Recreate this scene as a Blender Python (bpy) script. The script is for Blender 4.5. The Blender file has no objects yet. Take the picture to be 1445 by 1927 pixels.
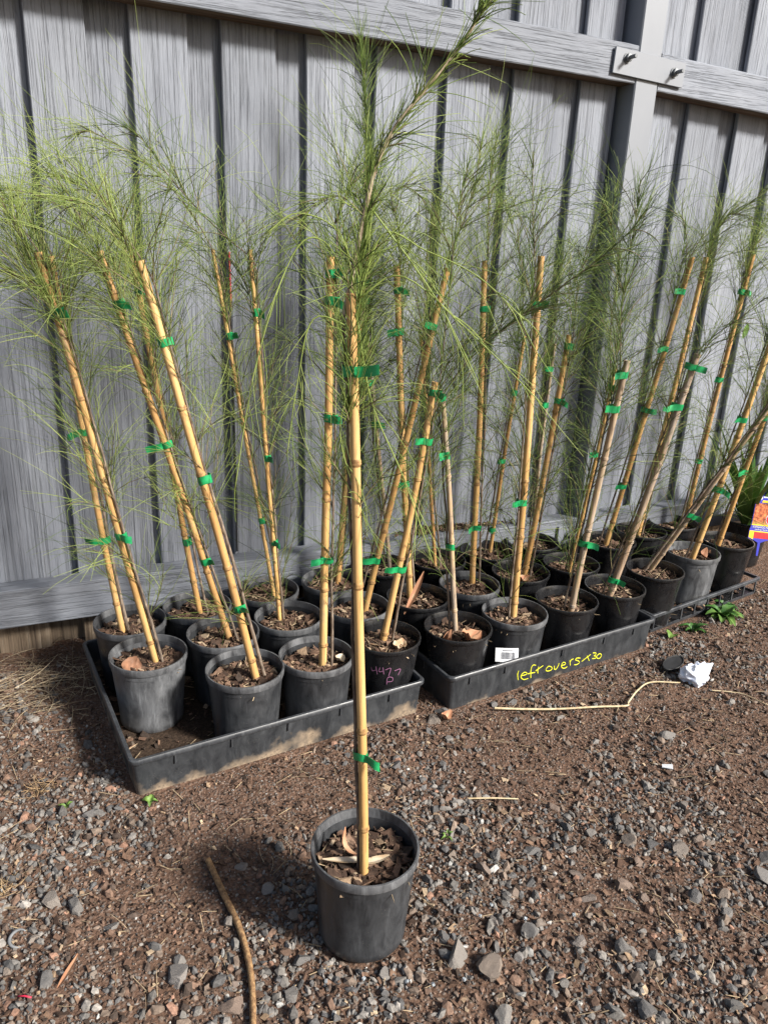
import bpy, math, random
import numpy as np
from mathutils import Vector, Matrix, noise as mnoise

random.seed(11); RNG = np.random.default_rng(11)
SC = bpy.context.scene
COL = SC.collection
R = math.radians

# ------------------------------------------------------------------ camera
cam = bpy.data.cameras.new('camera'); camo = bpy.data.objects.new('camera', cam); COL.objects.link(camo)
cam.sensor_fit = 'HORIZONTAL'; cam.sensor_width = 36.0; cam.lens = 1440/1445*36.0
cam.clip_start = 0.02; cam.clip_end = 400
rt = Vector((0.91084, -0.41092, 0.03890)); up = Vector((0.10091, 0.31307, 0.94436)); fw = Vector((0.40023, 0.85623, -0.32662))
camo.matrix_world = Matrix(((rt.x, up.x, -fw.x, 0), (rt.y, up.y, -fw.y, 0), (rt.z, up.z, -fw.z, 1.25), (0, 0, 0, 1)))
SC.camera = camo

# ------------------------------------------------------------------ light
SUN_AZ, SUN_EL = 38.0, 33.0           # degrees to the right of the fence normal, above the horizon
sd = Vector((math.sin(R(SUN_AZ))*math.cos(R(SUN_EL)), -math.cos(R(SUN_AZ))*math.cos(R(SUN_EL)), math.sin(R(SUN_EL))))
world = bpy.data.worlds.new('World'); SC.world = world; world.use_nodes = True
wn = world.node_tree.nodes; wl = world.node_tree.links
sky = wn.new('ShaderNodeTexSky'); sky.sky_type = 'NISHITA'; sky.sun_disc = False
sky.sun_elevation = R(SUN_EL); sky.sun_rotation = math.atan2(sd.x, sd.y)
sky.air_density = 1.0; sky.dust_density = 2.5; sky.ozone_density = 1.0
wl.new(sky.outputs[0], wn['Background'].inputs[0]); wn['Background'].inputs[1].default_value = 0.078
sl = bpy.data.lights.new('sun', 'SUN'); sl.energy = 5.0; sl.angle = R(10.0); sl.color = (1.0, 0.965, 0.90)
slo = bpy.data.objects.new('sun', sl); COL.objects.link(slo); slo.rotation_euler = sd.to_track_quat('Z', 'Y').to_euler()
SC.view_settings.view_transform = 'Standard'; SC.view_settings.look = 'None'
SC.view_settings.exposure = 0.90; SC.view_settings.gamma = 1.0
SC.view_settings.use_curve_mapping = False

# ------------------------------------------------------------------ helpers
def tag(o, label=None, cat=None, group=None, kind=None):
    if label: o['label'] = label
    if cat: o['category'] = cat
    if group: o['group'] = group
    if kind: o['kind'] = kind
    return o
def empty(name, loc=(0, 0, 0), rz=0.0, parent=None):
    o = bpy.data.objects.new(name, None); o.empty_display_size = .05; COL.objects.link(o)
    o.location = loc; o.rotation_euler = (0, 0, rz)
    if parent: o.parent = parent
    return o
def link(name, me, parent=None, loc=None, rot=None):
    o = bpy.data.objects.new(name, me); COL.objects.link(o)
    if parent: o.parent = parent
    if loc is not None: o.location = loc
    if rot is not None: o.rotation_euler = rot
    return o
def mesh(name, v, f, mat=None, smooth=False, sharp=None):
    me = bpy.data.meshes.new(name); me.from_pydata([tuple(map(float, p)) for p in v], [], f)
    if mat: me.materials.append(mat)
    if smooth or sharp:
        me.polygons.foreach_set('use_smooth', [True]*len(me.polygons))
        if sharp: me.set_sharp_from_angle(angle=R(sharp))
    me.update(); return me
def bigmesh(name, V, F, mat, smooth=False, attr=None, color=None):
    """V (n,3) array, F (m,k) array of equal polygons."""
    V = np.ascontiguousarray(V, np.float32); F = np.ascontiguousarray(F, np.int32); m, k = F.shape
    me = bpy.data.meshes.new(name)
    me.vertices.add(len(V)); me.vertices.foreach_set('co', V.ravel())
    me.loops.add(m*k); me.loops.foreach_set('vertex_index', F.ravel())
    me.polygons.add(m); me.polygons.foreach_set('loop_start', np.arange(0, m*k, k, dtype=np.int32))
    me.polygons.foreach_set('use_smooth', np.full(m, smooth))
    if attr is not None:
        a = me.attributes.new('tint', 'FLOAT', 'POINT'); a.data.foreach_set('value', np.ascontiguousarray(attr, np.float32))
    if color is not None:
        a = me.attributes.new('piece', 'FLOAT_COLOR', 'POINT')
        c = np.ones((len(V), 4), np.float32); c[:, :3] = color; a.data.foreach_set('color', c.ravel())
    me.materials.append(mat); me.update(calc_edges=True); me.validate(); return me
class MB:
    def __init__(s): s.v = []; s.f = []
    def add(s, v, f):
        n = len(s.v); s.v += [tuple(p) for p in v]; s.f += [tuple(i+n for i in q) for q in f]; return s
    def mesh(s, name, mat, smooth=False, sharp=None): return mesh(name, s.v, s.f, mat, smooth, sharp)
def lathe(prof, seg=40, close=False):
    v = []; f = []; n = len(prof)
    for i in range(seg):
        a = 2*math.pi*i/seg
        for r, z in prof: v.append((r*math.cos(a), r*math.sin(a), z))
    for i in range(seg):
        j = (i+1) % seg
        for k in range(n-1): f.append((i*n+k, j*n+k, j*n+k+1, i*n+k+1))
        if close: f.append((i*n+n-1, j*n+n-1, j*n, i*n))
    return v, f
def frames(pts):
    pts = [Vector(p) for p in pts]; out = []; n = len(pts)
    ref = None
    for i in range(n):
        t = (pts[min(i+1, n-1)]-pts[max(i-1, 0)]).normalized()
        if ref is None: ref = t.orthogonal().normalized()
        ref = (ref-t*ref.dot(t)).normalized(); out.append((t, ref.copy(), t.cross(ref)))
    return pts, out
def tube(pts, rad, sides=8, caps=True):
    pts, fr = frames(pts); n = len(pts); v = []; f = []
    for i in range(n):
        r = rad[i] if hasattr(rad, '__len__') else rad
        for k in range(sides):
            a = 2*math.pi*k/sides; v.append(pts[i]+(fr[i][1]*math.cos(a)+fr[i][2]*math.sin(a))*r)
    for i in range(n-1):
        for k in range(sides):
            k2 = (k+1) % sides; f.append((i*sides+k, i*sides+k2, (i+1)*sides+k2, (i+1)*sides+k))
    if caps: f.append(tuple(reversed(range(sides)))); f.append(tuple((n-1)*sides+k for k in range(sides)))
    return v, f
def box(x0, x1, y0, y1, z0, z1, c=0.0):
    """box, chamfered by c on every edge"""
    if c <= 0:
        v = [(x0,y0,z0),(x1,y0,z0),(x1,y1,z0),(x0,y1,z0),(x0,y0,z1),(x1,y0,z1),(x1,y1,z1),(x0,y1,z1)]
        return v, [(0,3,2,1),(4,5,6,7),(0,1,5,4),(1,2,6,5),(2,3,7,6),(3,0,4,7)]
    def ring(z, i):
        a, b, cc, d = x0+i, x1-i, y0+i, y1-i
        return [(a+c,cc,z),(b-c,cc,z),(b,cc+c,z),(b,d-c,z),(b-c,d,z),(a+c,d,z),(a,d-c,z),(a,cc+c,z)]
    v = ring(z0, c)+ring(z0+c, 0)+ring(z1-c, 0)+ring(z1, c); f = [tuple(reversed(range(8))), tuple(range(24, 32))]
    for k in range(3):
        for i in range(8): j = (i+1) % 8; f.append((k*8+i, k*8+j, k*8+8+j, k*8+8+i))
    return v, f
def catmull(P, n=6):
    P = [Vector(p) for p in P]
    if len(P) < 3: return [P[0].lerp(P[-1], i/n) for i in range(n+1)]
    Q = [P[0]*2-P[1]]+P+[P[-1]*2-P[-2]]; out = []
    for i in range(1, len(Q)-2):
        for k in range(n):
            t = k/n; a, b, c, d = Q[i-1:i+3]
            out.append(.5*((2*b)+(c-a)*t+(2*a-5*b+4*c-d)*t*t+(3*b-a-3*c+d)*t**3))
    out.append(P[-1]); return out

# ------------------------------------------------------------------ materials
class NT:
    def __init__(s, name, rough=.8, spec=.4):
        s.m = bpy.data.materials.new(name); s.m.use_nodes = True; s.t = s.m.node_tree; s.n = s.t.nodes; s.l = s.t.links
        s.b = s.n['Principled BSDF']; s.b.inputs['Roughness'].default_value = rough; s.b.inputs['Specular IOR Level'].default_value = spec
    def new(s, t, **kw):
        n = s.n.new(t)
        for k, v in kw.items(): setattr(n, k, v)
        return n
    def set(s, sock, x):
        if isinstance(x, bpy.types.NodeSocket): s.l.new(x, sock)
        else: sock.default_value = x
    def coord(s, scale=(1, 1, 1), rand=0, space='Object', rot=(0, 0, 0)):
        tc = s.new('ShaderNodeTexCoord').outputs[space]
        if rand:
            oi = s.new('ShaderNodeObjectInfo'); m = s.new('ShaderNodeMath', operation='MULTIPLY'); s.l.new(oi.outputs['Random'], m.inputs[0]); m.inputs[1].default_value = rand
            a = s.new('ShaderNodeVectorMath', operation='ADD'); s.l.new(tc, a.inputs[0]); s.l.new(m.outputs[0], a.inputs[1]); tc = a.outputs[0]
        mp = s.new('ShaderNodeMapping'); s.l.new(tc, mp.inputs[0]); mp.inputs['Scale'].default_value = scale; mp.inputs['Rotation'].default_value = rot
        return mp.outputs[0]
    def noise(s, vec, scale=5, detail=4, rough=.55, dist=0):
        n = s.new('ShaderNodeTexNoise'); s.l.new(vec, n.inputs['Vector']); n.inputs['Scale'].default_value = scale
        n.inputs['Detail'].default_value = detail; n.inputs['Roughness'].default_value = rough; n.inputs['Distortion'].default_value = dist
        return n.outputs['Fac']
    def voro(s, vec, scale=5, feature='F1', out='Distance'):
        n = s.new('ShaderNodeTexVoronoi', feature=feature); s.l.new(vec, n.inputs['Vector']); n.inputs['Scale'].default_value = scale; return n.outputs[out]
    def ramp(s, fac, stops):
        r = s.new('ShaderNodeValToRGB'); e = r.color_ramp.elements
        while len(e) < len(stops): e.new(.5)
        for i, (p, c) in enumerate(stops):
            e[i].position = p; e[i].color = (c, c, c, 1) if not hasattr(c, '__len__') else (*c, 1)
        s.l.new(fac, r.inputs[0]); return r.outputs[0]
    def mix(s, fac, a, b, mode='MIX'):
        m = s.new('ShaderNodeMix', data_type='RGBA', blend_type=mode); s.set(m.inputs[0], fac)
        for i, x in ((6, a), (7, b)):
            s.set(m.inputs[i], x if isinstance(x, bpy.types.NodeSocket) else (*x, 1))
        return m.outputs[2]
    def math(s, op, a, b=0.0, clamp=False):
        m = s.new('ShaderNodeMath', operation=op, use_clamp=clamp); s.set(m.inputs[0], a); s.set(m.inputs[1], b); return m.outputs[0]
    def objz(s, space='Object', axis='Z'):
        x = s.new('ShaderNodeSeparateXYZ'); s.l.new(s.new('ShaderNodeTexCoord').outputs[space], x.inputs[0]); return x.outputs[axis]
    def color(s, c): s.set(s.b.inputs['Base Color'], c if isinstance(c, bpy.types.NodeSocket) else (*c, 1)); return s
    def roughness(s, r): s.set(s.b.inputs['Roughness'], r); return s
    def bump(s, h, strength=.5, dist=.002):
        b = s.new('ShaderNodeBump'); s.set(b.inputs['Height'], h); b.inputs['Strength'].default_value = strength; b.inputs['Distance'].default_value = dist
        s.l.new(b.outputs[0], s.b.inputs['Normal']); return s
M = {}
def painted_wood(name, axis, saw=False, raw_below=None):
    t = NT(name, .75, .3)
    sc = (1, 1, .020) if axis == 'Z' else (.026, 1, 1); sm = (1, 1, .10) if axis == 'Z' else (.10, 1, 1); sk = (1, 1, .010) if axis == 'Z' else (.02, 1, 1)
    g = t.coord(sc, 37)
    fine = t.noise(g, 520, 4, .7, .1); med = t.noise(t.coord(sm, 37), 26, 5, .6, .5); crack = t.noise(t.coord(sk, 61), 210, 3, .65, .5); deep = t.noise(t.coord(sk, 15), 60, 2, .5, .8)
    c = t.ramp(med, [(.25, (.168, .181, .211)), (.5, (.205, .219, .251)), (.75, (.240, .255, .290))])
    c = t.mix(t.ramp(fine, [(.36, .45), (.50, 1.0)]), (.095, .101, .115), c)
    line = t.ramp(crack, [(.36, 0.0), (.47, 1.0)])
    c = t.mix(t.math('ADD', t.math('MULTIPLY', line, .34), .66), (.055, .058, .066), c)
    dl = t.ramp(deep, [(.27, 0.0), (.31, 1.0)]); c = t.mix(t.math('ADD', t.math('MULTIPLY', dl, .5), .5), (.03, .031, .035), c); line = t.math('MULTIPLY', line, dl)
    blot = t.noise(t.coord((1, 1, .5), 91), 4.5, 3, .5)
    c = t.mix(t.ramp(blot, [(.35, .0), (.75, .28)]), c, (.31, .325, .355))
    oi = t.new('ShaderNodeObjectInfo'); c = t.mix(1.0, c, t.ramp(oi.outputs['Random'], [(0, .84), (.5, 1.0), (1, 1.14)]), 'MULTIPLY')
    kn = t.voro(t.coord((1, 1, .55) if axis == 'Z' else (.55, 1, 1), 83), 5.5); c = t.mix(t.ramp(kn, [(.035, .65), (.075, 0)]), c, (.09, .093, .10))
    h = t.math('ADD', t.math('MULTIPLY', fine, .6), t.math('MULTIPLY', line, .7))
    if saw:
        w = t.new('ShaderNodeTexWave', bands_direction='DIAGONAL'); t.l.new(t.coord((1, 1, 1), 11, rot=(0, R(28), 0)), w.inputs[0]); w.inputs['Scale'].default_value = 38; w.inputs['Distortion'].default_value = 3.0; w.inputs['Detail'].default_value = 2
        mask = t.ramp(t.noise(t.coord((1, 1, .3), 53), 6, 2), [(.45, 0), (.62, 1)])
        h = t.math('ADD', h, t.math('MULTIPLY', t.math('MULTIPLY', w.outputs['Fac'], mask), .10))
    if raw_below is not None:
        z = t.objz(); zz = t.math('ADD', z, t.math('MULTIPLY', t.noise(t.coord((1, 1, .2), 17), 30, 3), .10))
        raw = t.ramp(t.noise(g, 90, 4), [(.3, (.06, .042, .03)), (.55, (.17, .125, .085)), (.75, (.27, .215, .16))])
        m = t.ramp(zz, [(raw_below, 0.0), (raw_below+.045, 1.0)])
        c = t.mix(m, raw, c)
    t.color(c).bump(h, .9, .0030); return t.m
M['paling'] = painted_wood('painted_paling', 'Z', raw_below=.150)
M['paling_back'] = painted_wood('painted_sawn_paling', 'Z', saw=True, raw_below=.155)
M['rail'] = painted_wood('painted_rail', 'X')
t = NT('raw_timber', .9, .2); g = t.coord((.04, 1, 1), 21)
t.color(t.ramp(t.noise(g, 90, 5, .6), [(.3, (.045, .03, .022)), (.55, (.12, .078, .052)), (.8, (.2, .14, .1))])).bump(t.noise(g, 160, 4), .5, .002); M['raw'] = t.m
t = NT('powder_coated_steel', .42, .45); n = t.noise(t.coord((1, 1, .4)), 9, 4); n2 = t.noise(t.coord(), 220, 3)
t.color(t.mix(t.ramp(n, [(.3, 0), (.8, .5)]), (.175, .188, .213), (.215, .226, .25))).bump(n2, .12, .0008); M['steel'] = t.m
t = NT('zinc_bolt', .5, .5); t.b.inputs['Metallic'].default_value = .25
t.color(t.ramp(t.noise(t.coord(), 160, 4), [(.3, (.07, .075, .085)), (.7, (.19, .20, .21))])); M['bolt'] = t.m

def plastic(name, base, dust, amt, rough, mud=None):
    t = NT(name, rough, .5); v = t.coord((1, 1, 1), 13)
    n = t.noise(t.coord((1, 1, .45), 13), 24, 6, .7, .6); st = t.noise(t.coord((1, 1, .08), 29), 120, 4, .65)
    d = t.math('MULTIPLY', t.ramp(n, [(.35, 0), (.72, 1)]), amt); d2 = t.math('MULTIPLY', t.ramp(st, [(.55, 0), (.72, 1)]), amt*.6)
    c = t.mix(t.math('ADD', d, d2, True), base, dust)
    sp = t.voro(v, 210); c = t.mix(t.math('MULTIPLY', t.ramp(sp, [(.05, 1), (.12, 0)]), t.ramp(t.noise(v, 30, 2), [(.55, 0), (.65, .8)])), c, (.33, .30, .27))
    if mud:
        z = t.objz(); nz = t.noise(t.coord((1, 1, 1), 7), 13, 3, .5); nf = t.noise(t.coord((1, 1, 1), 3), 140, 4, .7)
        lim = t.math('SUBTRACT', t.math('MULTIPLY', nz, .17), t.math('ADD', z, t.math('MULTIPLY', nf, .045)))
        mm = t.ramp(lim, [(mud-.012, 0), (mud+.014, 1)]); c = t.mix(t.math('MULTIPLY', mm, t.ramp(nf, [(.3, .35), (.6, .95)])), c, t.mix(nf, (.17, .125, .085), (.40, .31, .22)))
    t.color(c).roughness(t.ramp(n, [(.3, rough-.1), (.7, rough+.22)])).bump(t.noise(v, 90, 4), .12, .001); return t.m
M['pot_grey'] = plastic('dusty_black_plastic', (.016, .017, .019), (.075, .078, .084), .50, .34)
M['pot_black'] = plastic('glossy_black_plastic', (.007, .007, .008), (.04, .04, .042), .30, .22)
M['pot_dusty_sunlit'] = plastic('dusty_sunlit_black_plastic', (.034, .035, .038), (.15, .154, .162), .85, .40)  # dust, plus sunlit brightness of the pot wall put into the paler colours
M['rim_grey'] = plastic('scuffed_rim', (.030, .031, .034), (.15, .153, .16), .8, .40)
M['tray'] = plastic('tray_plastic', (.016, .018, .021), (.07, .074, .08), .5, .42, mud=.048)
M['tray_clean'] = plastic('tray_plastic_less_mud', (.016, .018, .021), (.07, .074, .08), .5, .42, mud=.072)
M['tray_rim'] = plastic('tray_rim_plastic', (.022, .024, .028), (.085, .089, .096), .55, .36)

def bamboo(name, grey):
    t = NT(name, .42, .45); v = t.coord((1, 1, .05), 23); st = t.noise(v, 260, 4, .6); n = t.noise(t.coord((1, 1, .3), 31), 9, 4)
    c = t.ramp(n, [(.3, (.40, .22, .078)), (.5, (.54, .325, .122)), (.72, (.61, .41, .175))])
    c = t.mix(t.ramp(st, [(.30, .75), (.46, 0)]), c, (.20, .10, .04))
    oi = t.new('ShaderNodeObjectInfo'); c = t.mix(t.ramp(oi.outputs['Random'], [(0, 0.0), (.45, .15), (1, .7)]), c, t.ramp(n, [(.3, (.30, .14, .048)), (.7, (.47, .26, .105))]))
    sc_ = t.noise(t.coord((1, 1, .4), 77), 24, 5, .7); c = t.mix(t.ramp(sc_, [(.56, 0), (.7, .55)]), c, (.34, .25, .165))
    if grey: c = t.mix(t.ramp(t.noise(t.coord((1, 1, .15), 5), 40, 5, .65), [(.30, .35), (.62, 1)]), c, t.ramp(st, [(.3, (.12, .095, .075)), (.6, (.34, .28, .225))]))
    spot = t.noise(t.coord((1, 1, .6), 41), 55, 4, .7); c = t.mix(t.ramp(spot, [(.66, 0), (.76, .8)]), c, (.09, .055, .03))
    t.color(c).bump(st, .22, .001)
    if grey: t.roughness(.8)
    return t.m
M['bamboo'] = bamboo('bamboo_cane', False); M['bamboo_grey'] = bamboo('weathered_cane', True)
t = NT('cane_node', .55, .35); t.color(t.ramp(t.noise(t.coord((1, 1, .4), 7), 120, 4), [(.3, (.16, .085, .035)), (.6, (.42, .25, .10))])); M['node'] = t.m
t = NT('green_tape', .35, .5); t.color(t.ramp(t.noise(t.coord((1, 1, 1), 9), 60, 3), [(.35, (.006, .19, .055)), (.7, (.02, .34, .115))]))
t.b.inputs['Transmission Weight'].default_value = 0.0; t.b.inputs['Subsurface Weight'].default_value = 0.15; t.b.inputs['Subsurface Radius'].default_value = (.002, .006, .003); M['tape'] = t.m
t = NT('sapling_bark', .9, .2); v = t.coord((1, 1, .25), 19); n = t.noise(v, 120, 5, .65)
t.color(t.ramp(n, [(.3, (.05, .037, .028)), (.5, (.14, .105, .08)), (.7, (.30, .245, .19))])).bump(n, .6, .002); M['bark'] = t.m
t = NT('pale_bark', .85, .2); n = t.noise(t.coord((1, 1, .6), 19), 160, 4, .6)
t.color(t.ramp(n, [(.3, (.16, .115, .075)), (.5, (.36, .285, .20)), (.7, (.50, .43, .33))])).bump(n, .5, .0015); M['bark_pale'] = t.m
M['twig'] = None
def leafy(name, stops, trans=.35, rough=.5):
    t = NT(name, rough, .35); a = t.new('ShaderNodeAttribute', attribute_name='tint')
    c = t.ramp(a.outputs['Fac'], stops); t.color(c)
    tr = t.new('ShaderNodeBsdfTranslucent'); t.l.new(c, tr.inputs[0]); mx = t.new('ShaderNodeMixShader'); mx.inputs[0].default_value = trans
    t.l.new(t.b.outputs[0], mx.inputs[1]); t.l.new(tr.outputs[0], mx.inputs[2]); t.l.new(mx.outputs[0], t.n['Material Output'].inputs[0]); return t.m
M['needle'] = leafy('needle_foliage', [(0, (.018, .032, .010)), (.25, (.054, .092, .024)), (.5, (.13, .20, .047)), (.75, (.265, .345, .082)), (1, (.43, .50, .16))])
t = NT('green_brown_twig', .8, .2); n = t.noise(t.coord((1, 1, 1), 19), 30, 3); t.color(t.ramp(n, [(.35, (.07, .075, .03)), (.65, (.19, .15, .085))])); M['twig'] = t.m
M['broadleaf'] = leafy('broad_leaf', [(0, (.02, .06, .012)), (.5, (.055, .15, .03)), (1, (.17, .28, .06))], .3)
M['dryleaf'] = leafy('dry_leaf', [(0, (.10, .055, .035)), (.35, (.26, .13, .075)), (.6, (.42, .20, .11)), (.8, (.42, .31, .19)), (1, (.55, .47, .36))], .15, .7)
def pieces(name, rough=.9, bs=150, col=1.0):
    t = NT(name, rough, .25); a = t.new('ShaderNodeAttribute', attribute_name='piece'); n = t.noise(t.coord(), bs, 4, .65)
    t.color(t.mix(1.0, a.outputs['Color'], t.ramp(n, [(.25, .45), (.75, 1.35)]), 'MULTIPLY')).bump(n, .5, .0015); return t.m
M['pieces'] = pieces('loose_pieces')
t = NT('stone', .88, .3); oi = t.new('ShaderNodeObjectInfo'); v = t.coord((1, 1, 1), 3); n = t.noise(v, 70, 5, .65)
base = t.ramp(oi.outputs['Random'], [(0, (.10, .098, .098)), (.3, (.145, .138, .132)), (.55, (.19, .176, .162)), (.72, (.21, .172, .142)), (.86, (.17, .125, .10)), (1, (.225, .215, .205))])
c = t.mix(1.0, base, t.ramp(n, [(.25, .5), (.75, 1.4)]), 'MULTIPLY'); dirt = t.ramp(t.noise(v, 22, 3), [(.5, 0), (.72, .6)])
t.color(t.mix(dirt, c, (.10, .07, .05))).bump(n, .6, .002); M['stone'] = t.m
t = NT('potting_soil', .95, .15); v = t.coord((1, 1, 1), 5); n = t.noise(v, 120, 5, .7)
t.color(t.ramp(n, [(.3, (.014, .010, .007)), (.55, (.05, .033, .023)), (.75, (.10, .068, .046))])).bump(n, 1.0, .004); M['soil'] = t.m
t = NT('bare_earth', .95, .15); v = t.coord(); a = t.noise(v, 2.6, 4, .6); b = t.noise(v, 95, 6, .72); k = t.voro(v, 120, out='Distance'); kc = t.voro(v, 120, out='Color')
c = t.ramp(b, [(.28, (.032, .019, .014)), (.5, (.112, .067, .047)), (.72, (.21, .132, .094))])
c = t.mix(t.ramp(a, [(.35, 0), (.65, .55)]), c, t.ramp(b, [(.3, (.055, .032, .021)), (.7, (.205, .122, .080))]))
gs = t.ramp(kc, [(.2, (.09, .07, .058)), (.6, (.19, .155, .13)), (.9, (.31, .28, .25))])
c = t.mix(t.math('MULTIPLY', t.ramp(k, [(.25, 1), (.5, 0)]), .5), c, gs)
h = t.math('ADD', b, t.math('MULTIPLY', t.ramp(k, [(.1, 1), (.6, 0)]), .5)); t.color(c).bump(h, .9, .006); M['earth'] = t.m
def flat(name, col, rough=.6, spec=.4, var=.15, sc=40):
    t = NT(name, rough, spec); n = t.noise(t.coord((1, 1, 1), 3), sc, 4)
    lo = tuple(x*(1-var) for x in col); hi = tuple(min(1, x*(1+var)) for x in col); t.color(t.ramp(n, [(.3, lo), (.7, hi)])); return t.m
M['yellow'] = flat('yellow_marker', (.62, .62, .03), .5); M['pink'] = flat('pink_marker', (.24, .10, .19), .7)
M['white'] = flat('white_plastic', (.56, .565, .58), .5); M['ink'] = flat('dark_ink', (.03, .035, .05), .5)
M['blue'] = flat('tag_blue', (.03, .035, .33), .3); M['tagyellow'] = flat('tag_yellow', (.72, .48, .03), .3); M['tagred'] = flat('tag_red', (.45, .02, .025), .3, var=.4)
t = NT('tag_photo', .3, .5); v = t.coord(); n = t.noise(v, 70, 4, .6); z = t.objz()
c = t.ramp(n, [(.35, (.10, .018, .008)), (.5, (.32, .07, .025)), (.68, (.52, .22, .07))]); c2 = t.ramp(n, [(.3, (.09, .10, .02)), (.6, (.40, .33, .09))])
t.color(t.mix(t.ramp(t.math('ADD', z, t.math('MULTIPLY', n, .03)), [(.085, 1), (.115, 0)]), c, c2)); M['tagphoto'] = t.m
t = NT('crumpled_paper', .75, .3); n = t.noise(t.coord(), 45, 3); t.color(t.ramp(n, [(.35, (.55, .60, .74)), (.6, (.78, .80, .86))])); M['paper'] = t.m
M['panel'] = flat('grey_sheet', (.30, .305, .32), .7, .3, .12, 6); M['grey'] = flat('grey_plastic', (.16, .165, .17), .6)
M['black'] = flat('black_rubber', (.018, .018, .019), .5, var=.3); M['red'] = flat('red_paint', (.42, .02, .05), .5)
t = NT('dry_stem', .8, .25); oi = t.new('ShaderNodeObjectInfo'); n = t.noise(t.coord((1, 1, 1), 4), 60, 4)
t.color(t.ramp(n, [(.3, (.36, .27, .15)), (.7, (.62, .52, .34))])); M['straw'] = t.m
t = NT('stick_bark', .9, .2); n = t.noise(t.coord((1, 1, 1)), 130, 5, .7); t.color(t.ramp(n, [(.3, (.10, .055, .03)), (.5, (.24, .14, .07)), (.72, (.42, .27, .13))])).bump(n, .8, .003); M['stick'] = t.m
t = NT('glass_crumb', .12, .6); t.color((.55, .60, .64)); t.b.inputs['Transmission Weight'].default_value = .55; M['glass'] = t.m
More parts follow.
